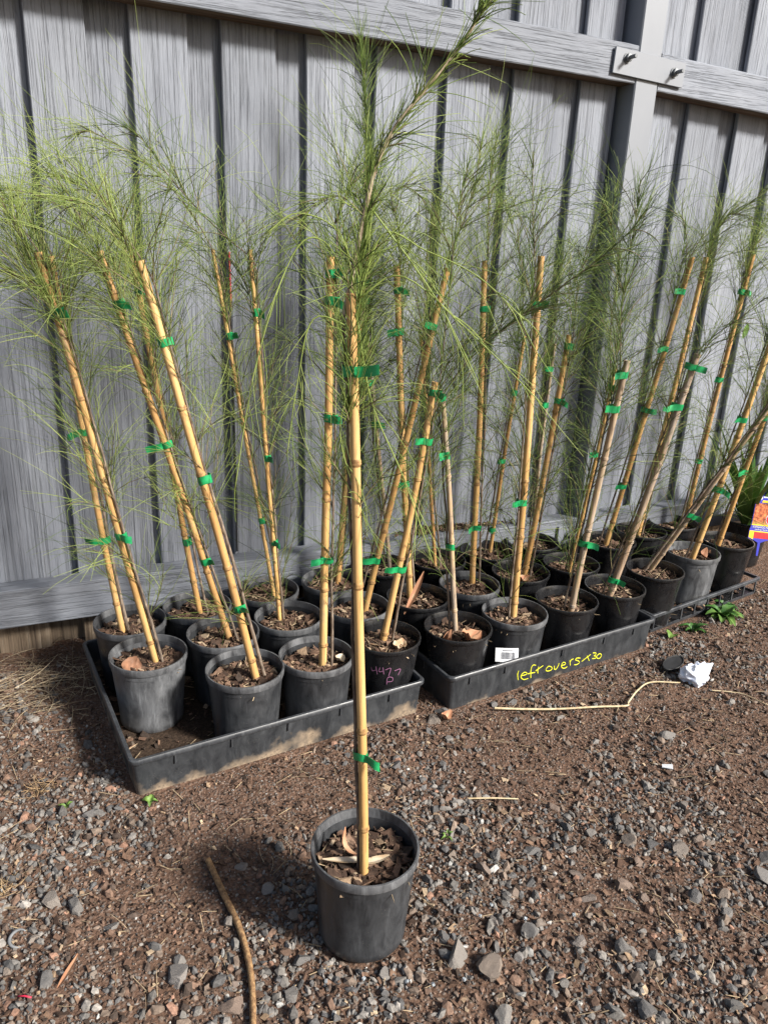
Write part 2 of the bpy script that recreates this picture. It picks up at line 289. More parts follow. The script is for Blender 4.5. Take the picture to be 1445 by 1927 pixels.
PLANTS = {
 0: dict(pot=(0.475, 1.038), kind='g', sb=(0.461, 1.008, 0.17), st=(0.415, 1.027, 1.188), ties=[(0.897, 1, 1.5), (0.268, 1, 1.1)],
   shoots=[[(0.418, 1.025, 1.196), (0.432, 1.019, 1.307), (0.445, 1.014, 1.359), (0.464, 1.004, 1.401), (0.489, 0.99, 1.436), (0.513, 0.975, 1.469), (0.536, 0.959, 1.504), (0.552, 0.946, 1.538)]],
   whips=[[(0.421, 1.024, 1.182), (0.38, 1.039, 1.254), (0.338, 1.051, 1.235), (0.287, 1.061, 1.084), (0.253, 1.065, 0.898)], [(0.422, 1.024, 1.182), (0.4, 1.032, 1.265), (0.345, 1.05, 1.289), (0.303, 1.059, 1.261)], [(0.424, 1.023, 1.175), (0.453, 1.01, 1.267), (0.504, 0.981, 1.249), (0.564, 0.937, 1.218), (0.613, 0.891, 1.166)], [(0.424, 1.023, 1.154), (0.447, 1.012, 1.034), (0.492, 0.988, 0.924), (0.536, 0.959, 0.791)], [(0.423, 1.023, 1.079), (0.405, 1.03, 0.984), (0.445, 1.013, 0.844)], [(0.425, 1.022, 1.182), (0.481, 0.995, 1.213), (0.57, 0.932, 1.133), (0.637, 0.862, 1.054)], [(0.432, 1.019, 1.307), (0.519, 0.971, 1.187), (0.573, 0.929, 1.075)], [(0.422, 1.024, 1.139), (0.367, 1.044, 1.152), (0.345, 1.049, 1.062), (0.33, 1.053, 0.952)]]),
 1: dict(pot=(0.206, 1.883), kind='g', sb=(0.223, 1.884, 0.175), st=(0.038, 1.888, 1.212), ties=[(0.882, 1, 1), (0.376, 1, 1)],
   shoots=[[(0.026, 1.888, 1.216), (-0.007, 1.887, 1.288), (-0.051, 1.885, 1.337)], [(0.048, 1.887, 1.117), (-0.001, 1.888, 1.161), (-0.065, 1.884, 1.138)]]),
 2: dict(pot=(0.185, 2.092), kind='g', sb=(0.161, 2.089, 0.175), st=(0.07, 2.092, 1.2), ties=[(0.589, -1, 1), (0.301, -1, 1.2)],
   shoots=[[(0.068, 2.092, 1.201), (0.035, 2.092, 1.271), (-0.027, 2.09, 1.326), (-0.089, 2.085, 1.344)]]),
 3: dict(pot=(0.384, 2.123), kind='g', sb=(0.391, 2.123, 0.175), st=(0.26, 2.139, 1.223), ties=[(0.907, 1, 0.6), (0.251, 1, 0.4)],
   shoots=[[(0.26, 2.139, 1.223), (0.22, 2.143, 1.305), (0.151, 2.147, 1.362), (0.071, 2.146, 1.392)]]),
 4: dict(pot=(0.417, 1.931), kind='g', sb=(0.438, 1.933, 0.175), st=(0.168, 1.956, 1.218), ties=[(0.89, 1, 1), (0.569, -1, 1.3), (0.261, 1, 0.9)],
   shoots=[[(0.168, 1.956, 1.219), (0.131, 1.959, 1.275), (0.059, 1.959, 1.326), (-0.013, 1.955, 1.337)]]),
 5: dict(pot=(0.425, 1.719), kind='g', sb=(0.451, 1.704, 0.175), st=(0.226, 1.733, 1.205), ties=[(0.842, 0, 1), (0.546, 0, 1), (0.226, 1, 0.8)],
   shoots=[[(0.226, 1.733, 1.205), (0.192, 1.737, 1.265), (0.149, 1.74, 1.308), (0.101, 1.741, 1.315)]]),
 6: dict(pot=(0.611, 2.163), kind='g', sb=(0.635, 2.163, 0.175), st=(0.48, 2.197, 1.227), ties=[(0.787, 1, 0.9), (0.271, 0, 1)],
   shoots=[[(0.48, 2.197, 1.227), (0.429, 2.207, 1.318), (0.365, 2.216, 1.392), (0.297, 2.222, 1.45), (0.168, 2.221, 1.506)]]),
 7: dict(pot=(0.62, 1.963), kind='g', sb=(0.602, 1.999, 0.175), st=(0.536, 2.016, 1.232), ties=[(0.857, 1, 0.7), (0.494, 1, 0.5), (0.261, 1, 0.5)],
   shoots=[[(0.536, 2.016, 1.232), (0.485, 2.028, 1.254), (0.41, 2.041, 1.325), (0.339, 2.049, 1.405), (0.3, 2.051, 1.46), (0.26, 2.051, 1.49)]]),
 8: dict(pot=(0.621, 1.722), kind='g', sb=(0.633, 1.707, 0.175), st=(0.639, 1.705, 1.228), ties=[(0.965, 1, 0.8), (0.91, 1, 0.9), (0.657, 1, 0.9), (0.318, -1, 0.9)],
   shoots=[[(0.639, 1.705, 1.228), (0.652, 1.7, 1.297), (0.661, 1.696, 1.352), (0.612, 1.714, 1.339), (0.568, 1.728, 1.293)], [(0.646, 1.702, 1.296), (0.667, 1.694, 1.352), (0.682, 1.688, 1.396)]]),
 9: dict(pot=(0.84, 1.75), kind='b', sb=(0.845, 1.78, 0.175), st=(0.938, 1.729, 0.93), ties=[(0.965, 1, 0.6), (0.802, -1, 0.6), (0.331, -1, 1.1)],
   shoots=[[(0.938, 1.729, 0.93), (0.953, 1.721, 1.062), (0.958, 1.718, 1.214), (0.964, 1.715, 1.335), (0.977, 1.707, 1.44)]]),
 10: dict(pot=(0.838, 1.96), kind='g', sb=(0.871, 1.973, 0.175), st=(1.037, 1.882, 1.205), ties=[(0.855, -1, 0.6), (0.193, -1, 1.3)],
   shoots=[[(1.037, 1.882, 1.205), (1.064, 1.867, 1.318), (1.087, 1.853, 1.421), (1.093, 1.849, 1.508)]]),
 11: dict(pot=(0.833, 2.163), kind='g', sb=(0.863, 2.187, 0.175), st=(0.918, 2.163, 1.23), ties=[(0.927, -1, 0.6), (0.88, 1, 0.6)],
   shoots=[[(0.918, 2.163, 1.23), (0.924, 2.161, 1.371), (0.912, 2.166, 1.548), (0.901, 2.17, 1.678), (0.892, 2.174, 1.766)]]),
 12: dict(pot=(1.05, 2.215), kind='b', sb=(1.089, 2.261, 0.175), st=(0.995, 2.301, 0.958), ties=[(0.845, -1, 0.7), (0.674, 1, 0.8)],
   shoots=[[(0.995, 2.301, 0.958), (0.983, 2.306, 1.098), (0.952, 2.319, 1.24), (0.92, 2.331, 1.3)]]),
 13: dict(pot=(1.045, 1.955), kind='b', sb=(1.042, 2.001, 0.175), st=(0.961, 2.04, 1.206), ties=[(0.935, 1, 0.9), (0.827, -1, 0.9), (0.396, -1, 0.9)],
   shoots=[[(0.961, 2.04, 1.206), (0.962, 2.039, 1.301), (0.939, 2.049, 1.368), (0.971, 2.035, 1.41), (1.024, 2.007, 1.371), (1.066, 1.983, 1.291)]]),
 14: dict(pot=(1.25, 2.205), kind='b', sb=(1.241, 2.208, 0.175), st=(1.159, 2.25, 0.987), ties=[],
   shoots=[[(1.159, 2.25, 0.987), (1.161, 2.249, 1.169), (1.176, 2.241, 1.311), (1.192, 2.232, 1.403)]]),
 15: dict(pot=(1.064, 1.73), kind='b', sb=(1.072, 1.759, 0.175), st=(1.001, 1.798, 0.88), ties=[(0.992, -1, 0.8), (0.774, -1, 0.5), (0.404, 0, 1)],
   shoots=[[(1.001, 1.798, 0.88), (1.052, 1.768, 0.974), (1.136, 1.709, 1.075), (1.211, 1.644, 1.16), (1.268, 1.584, 1.227), (1.312, 1.532, 1.291), (1.34, 1.495, 1.35)]]),
 16: dict(pot=(1.252, 1.985), kind='g', sb=(1.291, 2.031, 0.175), st=(1.255, 2.053, 1.225), ties=[(0.872, 0, 1), (0.221, -1, 0.5)],
   shoots=[[(1.255, 2.053, 1.225), (1.253, 2.054, 1.357), (1.254, 2.053, 1.471), (1.261, 2.049, 1.553)]]),
 17: dict(pot=(1.278, 1.755), kind='g', sb=(1.288, 1.772, 0.175), st=(1.266, 1.788, 1.245), ties=[(0.885, 1, 0.6), (0.371, -1, 1)],
   shoots=[[(1.255, 1.796, 1.246), (1.242, 1.804, 1.325), (1.234, 1.81, 1.416), (1.228, 1.814, 1.491)]]),
 18: dict(pot=(1.475, 2.015), kind='b', sb=(1.498, 2.024, 0.175), st=(1.544, 1.989, 1.014), ties=[(0.96, 0, 1), (0.759, 1, 0.8)],
   shoots=[[(1.544, 1.989, 1.014), (1.552, 1.983, 1.127), (1.559, 1.977, 1.252), (1.573, 1.966, 1.357)]]),
 19: dict(pot=(1.468, 2.222), kind='b', sb=(1.505, 2.261, 0.175), st=(1.546, 2.232, 0.983), ties=[(0.767, 0, 1), (0.471, -1, 0.6), (0.148, 0, 1)],
   shoots=[[(1.546, 2.232, 0.983), (1.531, 2.243, 1.143), (1.497, 2.265, 1.292), (1.458, 2.289, 1.405)]]),
 20: dict(pot=(1.684, 2.245), kind='b', sb=(1.699, 2.27, 0.175), st=(1.702, 2.267, 0.95), ties=[(0.89, -1, 0.9), (0.727, -1, 0.7)],
   shoots=[[(1.702, 2.267, 0.95), (1.697, 2.271, 1.108), (1.699, 2.27, 1.249)]]),
 21: dict(pot=(1.693, 2.018), kind='b', sb=(1.677, 2.006, 0.175), st=(1.725, 1.964, 0.91), ties=[(0.917, 1, 0.4), (0.619, -1, 0.8)],
   shoots=[[(1.725, 1.964, 0.91), (1.7, 1.986, 1.063), (1.702, 1.984, 1.224), (1.671, 2.009, 1.347), (1.672, 2.008, 1.453)]]),
 22: dict(pot=(1.489, 1.775), kind='b', sb=(1.489, 1.747, 0.175), st=(1.536, 1.705, 0.975), ties=[(0.952, -1, 0.8), (0.832, -1, 1), (0.321, 1, 1)],
   shoots=[[(1.531, 1.708, 0.975), (1.511, 1.726, 1.087), (1.509, 1.728, 1.228), (1.514, 1.724, 1.337), (1.513, 1.725, 1.442)]]),
 23: dict(pot=(1.708, 1.802), kind='b', sb=(1.682, 1.794, 0.175), st=(1.782, 1.689, 0.991), ties=[(0.955, 1, 0.9), (0.812, -1, 1.2), (0.11, 1, 0.6)],
   shoots=[[(1.782, 1.689, 0.991), (1.804, 1.666, 1.041), (1.843, 1.619, 1.097), (1.879, 1.574, 1.159)]]),
 24: dict(pot=(1.954, 1.877), kind='b', sb=(1.987, 1.927, 0.175), st=(2.171, 1.691, 0.868), ties=[(0.363, 1, 0.8)],
   shoots=[[(2.171, 1.691, 0.868), (2.205, 1.646, 0.966)]]),
 25: dict(pot=(2.222, 1.967), kind='g', sb=(2.197, 1.941, 0.175), st=(2.285, 1.832, 1.145), ties=[(0.584, -1, 1.2), (0.321, 1, 0.9)],
   shoots=[[(2.285, 1.832, 1.145), (2.279, 1.839, 1.278), (2.247, 1.877, 1.373)]]),
 26: dict(pot=(2.45, 2.008), kind='b', sb=(2.426, 2.03, 0.175), st=(2.486, 1.953, 0.877), ties=[(0.764, -1, 1), (0.474, -1, 0.9)],
   shoots=[[(2.486, 1.953, 0.877), (2.5, 1.935, 1.031)]]),
 27: dict(pot=(1.99, 2.165), kind='b', sb=(1.993, 2.188, 0.175), st=(2.098, 2.082, 1.261), ties=[(0.897, -1, 1), (0.719, -1, 0.9), (0.516, 1, 0.8), (0.248, -1, 1)],
   shoots=[[(2.098, 2.082, 1.261), (2.072, 2.108, 1.35), (2.029, 2.148, 1.399)]]),
 28: dict(pot=(2.195, 2.215), kind='b', sb=(2.194, 2.232, 0.175), st=(2.253, 2.171, 1.263), ties=[(0.501, -1, 0.9)],
   shoots=[[(2.253, 2.171, 1.263), (2.268, 2.156, 1.359), (2.317, 2.1, 1.431), (2.362, 2.045, 1.499)]]),
 29: dict(pot=(2.4, 2.25), kind='b', sb=(2.46, 2.243, 0.175), st=(2.506, 2.19, 1.28), ties=[(0.88, 1, 0.5), (0.584, -1, 0.8), (0.286, 0, 1)],
   shoots=[[(2.506, 2.19, 1.28), (2.511, 2.185, 1.37), (2.534, 2.157, 1.462)]]),
}
LETTERS = [[(0.2596, 0.0666), (0.2584, 0.0531), (0.2644, 0.0324)], [(0.2737, 0.0451), (0.2926, 0.0438), (0.2939, 0.0498), (0.284, 0.0542), (0.2747, 0.0486), (0.2745, 0.0385), (0.2875, 0.0273), (0.305, 0.0263)], [(0.3273, 0.0675), (0.3165, 0.0717), (0.3102, 0.0644), (0.3111, 0.0464), (0.3155, 0.0247)], [(0.2983, 0.0448), (0.3294, 0.0414)], [(0.3402, 0.059), (0.339, 0.0465), (0.3415, 0.0343)], [(0.3302, 0.0463), (0.3581, 0.0581)], [(0.3817, 0.0493), (0.3737, 0.0424), (0.3764, 0.0339), (0.3905, 0.0301), (0.399, 0.0343), (0.3946, 0.0433), (0.3817, 0.0493)], [(0.4066, 0.044), (0.41, 0.0313), (0.4166, 0.0283), (0.4229, 0.037), (0.4258, 0.048)], [(0.4369, 0.036), (0.4523, 0.0358), (0.4529, 0.0422), (0.443, 0.0461), (0.4381, 0.0383), (0.443, 0.0265), (0.4561, 0.0217), (0.4649, 0.0246)], [(0.4708, 0.0467), (0.478, 0.0251)], [(0.4739, 0.0367), (0.4771, 0.0464), (0.4862, 0.0479)], [(0.517, 0.0426), (0.5005, 0.0469), (0.4967, 0.0413), (0.5106, 0.0337), (0.5167, 0.0254), (0.5079, 0.0211), (0.4949, 0.0232)], [(0.526, 0.027), (0.5616, 0.0444)], [(0.5457, 0.0432), (0.5609, 0.0206)], [(0.5708, 0.0474), (0.5844, 0.044), (0.5842, 0.036), (0.5778, 0.0349), (0.5903, 0.0291), (0.5881, 0.0229), (0.573, 0.0255)], [(0.602, 0.0368), (0.5918, 0.03), (0.5967, 0.0207), (0.6088, 0.0175), (0.6137, 0.0271), (0.6055, 0.0359), (0.5976, 0.0339)]]
PINK = [[(-2.422, 0.1507), (-2.386, 0.14), (-2.265, 0.1453)], [(-2.27, 0.1568), (-2.229, 0.1314)], [(-2.151, 0.1556), (-2.174, 0.1409), (-2.031, 0.1451)], [(-2.065, 0.1564), (-2.026, 0.1335)], [(-1.992, 0.1482), (-1.832, 0.1538), (-1.878, 0.1279)], [(-1.708, 0.1441), (-1.521, 0.1469), (-1.575, 0.1275)], [(-1.923, 0.0987), (-1.905, 0.1221), (-1.757, 0.1213), (-1.751, 0.1095), (-1.898, 0.1075)]]
# ================================================================== setting: ground
def ground_z(x, y):
    z = .010*mnoise.fractal((x*2.3+5, y*2.3, 0), 1.0, 2.0, 3) + .004*mnoise.fractal((x*14, y*14, 3), 1.0, 2.0, 2)
    z += .018*math.exp(-((y-2.45)/.18)**2)
    return z-.004
def axis(lo, hi, step, far):
    a = list(np.arange(lo, hi, step)); s = step; x = a[-1]
    while x < far: s *= 1.35; x += s; a.append(x)
    s = step; x = a[0]
    while x > -far: s *= 1.35; x -= s; a.insert(0, x)
    return a
gx = axis(-.75, 3.1, .0095, 60); gy = axis(.42, 2.5, .0095, 60)
nx, ny = len(gx), len(gy)
GV = np.array([(x, y, ground_z(x, y) if (-1 < x < 3.4 and .2 < y < 3) else -.004) for y in gy for x in gx], np.float32)
ii = np.arange(nx*ny).reshape(ny, nx)
GF = np.stack([ii[:-1, :-1], ii[:-1, 1:], ii[1:, 1:], ii[1:, :-1]], -1).reshape(-1, 4)
ground = link('ground', bigmesh('ground', GV, GF, M['earth'], True)); tag(ground, 'brown earth strewn with loose gravel in front of the fence', 'ground', kind='structure')

# ================================================================== fence
fence = empty('paling_fence', (0, 2.385, 0)); tag(fence, 'grey painted timber paling fence with rails and steel post', 'fence')
FY = 2.385
def paling_mesh(w, h, th, seed, mat):
    """board along Z, front face at y=0, going back; edges uneven"""
    rr = random.Random(seed); n = 26; v = []; f = []; c = .0025
    ph = [rr.uniform(0, 9) for _ in range(4)]; cup = rr.uniform(-.0015, .0025)
    for i in range(n+1):
        z = h*i/n
        e0 = .0022*mnoise.noise((z*3, ph[0], 0))+.0012*mnoise.noise((z*17, ph[1], 0)); e1 = .0022*mnoise.noise((z*3, ph[2], 0))+.0012*mnoise.noise((z*17, ph[3], 0))
        bow = .003*mnoise.noise((z*1.1, ph[1], 5))
        x0, x1 = e0, w+e1
        for (x, y) in ((x0+c, bow), ((x0+x1)/2, bow+cup), (x1-c, bow), (x1, bow+c), (x1, th), (x0, th), (x0, bow+c)): v.append((x, y, z))
    k = 7
    for i in range(n):
        for j in range(k): j2 = (j+1) % k; f.append((i*k+j, i*k+j2, (i+1)*k+j2, (i+1)*k+j))
    f.append(tuple(reversed(range(k)))); f.append(tuple(n*k+j for j in range(k)))
    return mesh('paling', v, f, mat, True, 30)
fr = [(.068, .213), (.322, .472), (.563, .718), (.811, .961), (1.030, 1.198), (1.271, 1.426), (1.513, 1.672), (1.781, 1.931), (2.052, 2.197), (2.273, 2.431), (2.522, 2.674), (2.738, 2.895), (3.01, 3.16), (3.255, 3.405), (3.5, 3.65)]
x = .068
for k in range(5): x -= .2465; fr.insert(0, (x, x+.150))
for i, (a, b) in enumerate(fr):
    link('paling', paling_mesh(b-a, 2.36+random.uniform(-.004, .004), .016, i, M['paling']), fence, (a, random.uniform(-.001, .002), .002))
for i in range(len(fr)-1):
    a, b = fr[i][1]-.028, fr[i+1][0]+.028
    link('paling', paling_mesh(b-a, 2.355, .016, 100+i, M['paling_back']), fence, (a, .023+random.uniform(0, .003), .001))
def rail(name, x0, x1, z0, z1, slope, seed):
    """horizontal timber, front face y=-.075 .. 0-; underside left unpainted"""
    n = 60; v = []; f = []; rr = random.Random(seed); p = rr.uniform(0, 50); c = .003; D = .0725; h = z1-z0
    for i in range(n+1):
        x = (x1-x0)*i/n; s = slope*x; e = lambda q, a=.0022: a*mnoise.noise((x*3.1, p+q, 0))+.0010*mnoise.noise((x*23, p+q, 4))
        pts = [(-D+e(1)*.4, c+e(2)), (-D+e(3)*.4, h*.5), (-D+e(4)*.4, h-c+e(5)), (-D+c, h+e(5)), (-.0015, h), (-.0015, 0), (-D+c, 0+e(2))]
        for y, z in pts: v.append((x, y, z+s))
    k = 7
    for i in range(n):
        for j in range(k): j2 = (j+1) % k; f.append((i*k+j2, i*k+j, (i+1)*k+j, (i+1)*k+j2))
    f.append(tuple(range(k))); f.append(tuple(reversed([n*k+j for j in range(k)])))
    me = mesh(name, v, f, M['rail'], True, 30); me.materials.append(M['raw'])
    for i in range(n): me.polygons[i*k+5].material_index = 1
    return link(name, me, fence, (x0, -.0015, z0))
rail('rail', -1.25, 1.944, 1.837, 1.950, -.0102, 1); rail('rail', 2.047, 3.7, 1.793, 1.908, -.033, 2)
rail('rail', -1.25, 1.944, .128, .250, 0, 3); rail('rail', 2.047, 3.7, .126, .250, 0, 4)
link('post', mesh('post', *box(1.9462, 2.0448, -.076, .033, -.01, 2.55, .004), M['steel'], True, 30), fence)
def bracket(x0, x1, zc, hh, rot, bolts):
    b = link('bracket_plate', mesh('bracket_plate', *box(-(x1-x0)/2, (x1-x0)/2, -.008, 0, -hh/2, hh/2, .0012), M['steel'], True, 30), fence, ((x0+x1)/2, -.0775, zc), (0, rot, 0))
    for (bx, bz) in bolts:
        m = MB(); m.add(*lathe([(.0, .0), (.0165, .0), (.0165, .0025), (.0, .0025)], 24))
        hexa = []
        m.add(*lathe([(.0, .0025), (.0125, .0025), (.0125, .0125), (.0105, .0135), (0, .0135)], 6)); m.add(*lathe([(0, .0135), (.0062, .0135), (.0062, .040), (.005, .0415), (0, .0415)], 14))
        link('bolt', m.mesh('bolt', M['bolt'], True, 30), b, (bx-(x0+x1)/2, -.0082, bz), (R(90), 0, 0))
bracket(1.840, 2.146, 1.856, .077, R(2.4), [(1.892, .012), (2.099, .001)])
bracket(1.845, 2.140, .188, .077, 0, [(1.893, 0), (2.097, 0)])
# raised soil crumbs lying on the lower rail are added with the litter below
strip = empty('dark_gap_strip', (.571, 2.3795, .26)); tag(strip, 'thin dark strip with a red upper end, added for the dark gap between palings', 'rod')  # added strip: dark gap between boards, with red showing, built as geometry
m = MB().add(*tube([(0, 0, 0), (.001, 0, .4), (0, .001, .80)], .0024, 8)); link('gap_dark_part', m.mesh('gap_dark_part', M['black'], True, 40), strip)
m = MB().add(*tube([(0, .001, .80), (-.001, .001, .96)], .0026, 8)); link('gap_red_part', m.mesh('gap_red_part', M['red'], True, 40), strip)

# ================================================================== trays
def rrect(x0, x1, y0, y1, r, n=5):
    out = []
    for cx, cy, a0 in ((x1-r, y0+r, -90), (x1-r, y1-r, 0), (x0+r, y1-r, 90), (x0+r, y0+r, 180)):
        for k in range(n+1): a = R(a0+90*k/n); out.append((cx+r*math.cos(a), cy+r*math.sin(a)))
    return out
def loops(w, d, prof, r=.022, cap=True):
    v = []; f = []; n = None
    for ins, z in prof:
        L = rrect(ins, w-ins, ins, d-ins, max(.004, r-ins*.6)); n = len(L); v += [(x, y, z) for x, y in L]
    for i in range(len(prof)-1):
        for k in range(n): k2 = (k+1) % n; f.append((i*n+k, i*n+k2, (i+1)*n+k2, (i+1)*n+k))
    if cap: f.append(tuple((len(prof)-1)*n+k for k in range(n))); f.append(tuple(reversed(range(n))))
    return v, f
def solid_tray(loc, rz, w, d, h, label, ribs, mt='tray'):
    t = empty('nursery_tray', (*loc, .0), R(rz)); tag(t, label, 'tray', 'black nursery trays in a row along the fence')
    link('tray_body', mesh('tray_body', *loops(w, d, [(.015, 0), (.0075, h-.014), (.0105, h-.012), (.0165, .006)]), M[mt], True, 40), t)
    link('tray_dirt', mesh('tray_dirt', [(x, y, .0075+.003*mnoise.noise((x*30, y*30, 2))) for y in np.linspace(.018, d-.018, 40) for x in np.linspace(.018, w-.018, 50)], [(j*50+i, j*50+i+1, j*50+i+51, j*50+i+50) for j in range(39) for i in range(49)], M['soil'], True), t)
    link('rim', mesh('rim', *loops(w, d, [(.0080, h-.012), (.0015, h-.0135), (0, h-.011), (.0, h-.003), (.0025, h), (.0095, h), (.0118, h-.003), (.0115, h-.012)], cap=False), M['tray_rim'], True, 40), t)
    rb = mesh('rib', *box(-.002, .002, -.0035, .004, -.026, 0, .001), M['tray_rim'])
    for x in ribs: link('rib', rb, t, (x, .0075, h-.0135))
    for y in (.14, .31, .47): link('rib', rb, t, (.0075, y, h-.0135), (0, 0, R(-90)))
    return t
T1 = solid_tray((.113, 1.562), 5.5, .812, .64, .108, 'black nursery tray with dried mud along its base, leftmost of the row', (.105, .245, .395, .545, .695))
T2 = solid_tray((.980, 1.612), 6.2, .845, .625, .113, 'black nursery tray with yellow handwriting on its front', (.075, .205, .43, .61, .745), 'tray_clean')
def ribbon(pts, w, axis_n):
    """flat pen stroke through 3D points; axis_n(p) gives the surface normal"""
    P = catmull(pts, 4); v = []; f = []
    for i, p in enumerate(P):
        tn = (P[min(i+1, len(P)-1)]-P[max(i-1, 0)]).normalized(); nn = axis_n(p); s = tn.cross(nn).normalized()*w*(.85+.3*random.random())
        q = p+nn*.0006; v += [q-s, q+s]
    for i in range(len(P)-1): f.append((2*i, 2*i+1, 2*i+3, 2*i+2))
    return v, f
m = MB()
for s in LETTERS:
    pts = [(x, .0150-.0075*z/.099-.0006, z) for x, z in s]; m.add(*ribbon(pts, .0013, lambda p: Vector((0, -1, .08)).normalized()))
tag(link('lettering', m.mesh('lettering', M['yellow']), T2), 'yellow handwriting reading left overs x30')
def slotted_tray(loc, rz, w, d, h, label):
    t = empty('nursery_tray', (*loc, 0), R(rz)); tag(t, label, 'tray', 'black nursery trays in a row along the fence')
    link('floor_mesh', mesh('floor_mesh', *box(.012, w-.012, .012, d-.012, .002, .005), M['pot_black']), t)
    link('rim', mesh('rim', *loops(w, d, [(.008, h-.013), (0, h-.012), (0, h-.002), (.002, h), (.010, h), (.011, h-.012), (.008, h-.013)], r=.012, cap=False), M['tray_rim'], True, 40), t)
    link('base_band', mesh('base_band', *loops(w, d, [(.010, 0), (.007, .012), (.011, .0125), (.014, .0), (.010, 0)], r=.012, cap=False), M['tray_rim'], True, 40), t)
    bar = mesh('bar', *box(-.0035, .0035, -.0025, .0025, .011, h-.012, .0006), M['tray_rim'])
    n = 9
    for i in range(n):
        x = .02+(w-.04)*i/(n-1); link('bar', bar, t, (x, .0085, 0)); link('bar', bar, t, (x, d-.0085, 0))
    for i in range(1, 6):
        y = .012+(d-.024)*i/6; link('bar', bar, t, (.0085, y, 0), (0, 0, R(90))); link('bar', bar, t, (w-.0085, y, 0), (0, 0, R(90)))
    return t
T3 = slotted_tray((1.885, 1.783), 10.0, 0.675, .50, .074, 'low black nursery tray with open slotted sides, rightmost of the row')

# ================================================================== potted saplings
def pot_meshes(kind, seed):
    H = .20
    if kind in 'gd':
        body = [(0, .004), (.074, .003), (.0795, .0), (.0825, .004), (.0838, .020), (.0830, .0215), (.0950, H-.034), (.0962, H-.033), (.0968, H-.020), (.0968, H-.018), (.0935, H-.018), (.0905, .16), (.0905, .150)]
        rim = [(.0962, H-.019), (.1000, H-.0185), (.1008, H-.016), (.1016, H-.003), (.1004, H), (.0970, H), (.0958, H-.004), (.0940, H-.019)]
    else:
        body = [(0, .004), (.066, .003), (.0715, .0), (.0740, .004), (.0765, .030), (.0955, H-.014), (.0958, H-.012), (.0925, H-.012), (.0885, .16), (.0885, .150)]
        rim = [(.0950, H-.013), (.0990, H-.0125), (.1003, H-.010), (.1008, H-.003), (.0996, H), (.0965, H), (.0950, H-.004), (.0930, H-.013)]
    mt = M['pot_grey'] if kind in 'gd' else M['pot_black']
    if kind == 'd': mt = M['pot_dusty_sunlit']
    return mesh('pot', *lathe(body, 56), mt, True, 40), mesh('rim', *lathe(rim, 56), M['pot_black'] if kind == 'b' else M['rim_grey'], True, 50)
POTS = {k: pot_meshes(k, 1) for k in 'gbd'}
def soil_mesh(seed, rad=.0895):
    rr = random.Random(seed); px, py = rr.uniform(0, 99), rr.uniform(0, 99); v = [(0, 0, 0)]; f = []; S = 30; K = 9
    for i in range(1, K+1):
        r = rad*i/K
        for k in range(S):
            a = 2*math.pi*(k+.5*(i % 2))/S; x, y = r*math.cos(a), r*math.sin(a)
            v.append((x, y, .007*mnoise.noise((x*28+px, y*28+py, 0))+.005*mnoise.noise((x*80+px, y*80, 4))-.010*(i/K)**5))
    for k in range(S): f.append((0, 1+k, 1+(k+1) % S))
    for i in range(K-1):
        for k in range(S): a = 1+i*S+k; b = 1+i*S+(k+1) % S; f.append((a, a+S, b+S, b))
    return mesh('soil', v, f, M['soil'], True)
CH_COL = np.array([(.055, .034, .024), (.085, .050, .034), (.12, .072, .048), (.17, .105, .070), (.26, .18, .115), (.36, .27, .18), (.035, .024, .018)])
def chips(n, rad, z0, seed, big=1.0, straw=.12):
    """bark chips: skewed little slabs; straw slivers among them"""
    g = np.random.default_rng(seed); r = rad*np.sqrt(g.random(n)); a = g.random(n)*2*np.pi
    c = np.stack([r*np.cos(a), r*np.sin(a), z0+g.random(n)*.006], 1)
    L = g.gamma(3, .0026, n).clip(.003, .018)*big; W = L*g.uniform(.3, .75, n); T = g.uniform(.0008, .0024, n)*big
    st = g.random(n) < straw; L[st] = g.uniform(.012, .034, st.sum()); W[st] = .0008; T[st] = .0006
    yaw = g.random(n)*2*np.pi; pit = g.normal(0, .38, n); rol = g.normal(0, .45, n); pit[st] *= .5
    u = np.stack([np.cos(yaw)*np.cos(pit), np.sin(yaw)*np.cos(pit), np.sin(pit)], 1); s = np.stack([-np.sin(yaw), np.cos(yaw), np.tan(rol)*.7], 1); s /= np.linalg.norm(s, axis=1)[:, None]
    w = np.cross(u, s)
    V = []
    for dz in (-1, 1):
        for (du, dv) in ((-1, -1), (1, -1), (1, 1), (-1, 1)):
            j = g.uniform(.55, 1.1, (n, 2)); V.append(c+u*(du*L*j[:, 0])[:, None]+s*(dv*W*j[:, 1])[:, None]+w*(dz*T)[:, None])
    V = np.stack(V, 1).reshape(-1, 3); F = np.array([(0,3,2,1),(4,5,6,7),(0,1,5,4),(1,2,6,5),(2,3,7,6),(3,0,4,7)]); F = (np.arange(n)*8)[:, None, None]+F[None]
    ci = g.choice(7, n, p=[.2, .24, .2, .14, .08, .04, .10]); col = CH_COL[ci]*g.uniform(.8, 1.25, (n, 1)); col[st] = np.array((.36, .27, .17))*g.uniform(.6, 1.2, (st.sum(), 1))
    return V, F.reshape(-1, 4), np.repeat(col, 8, 0)

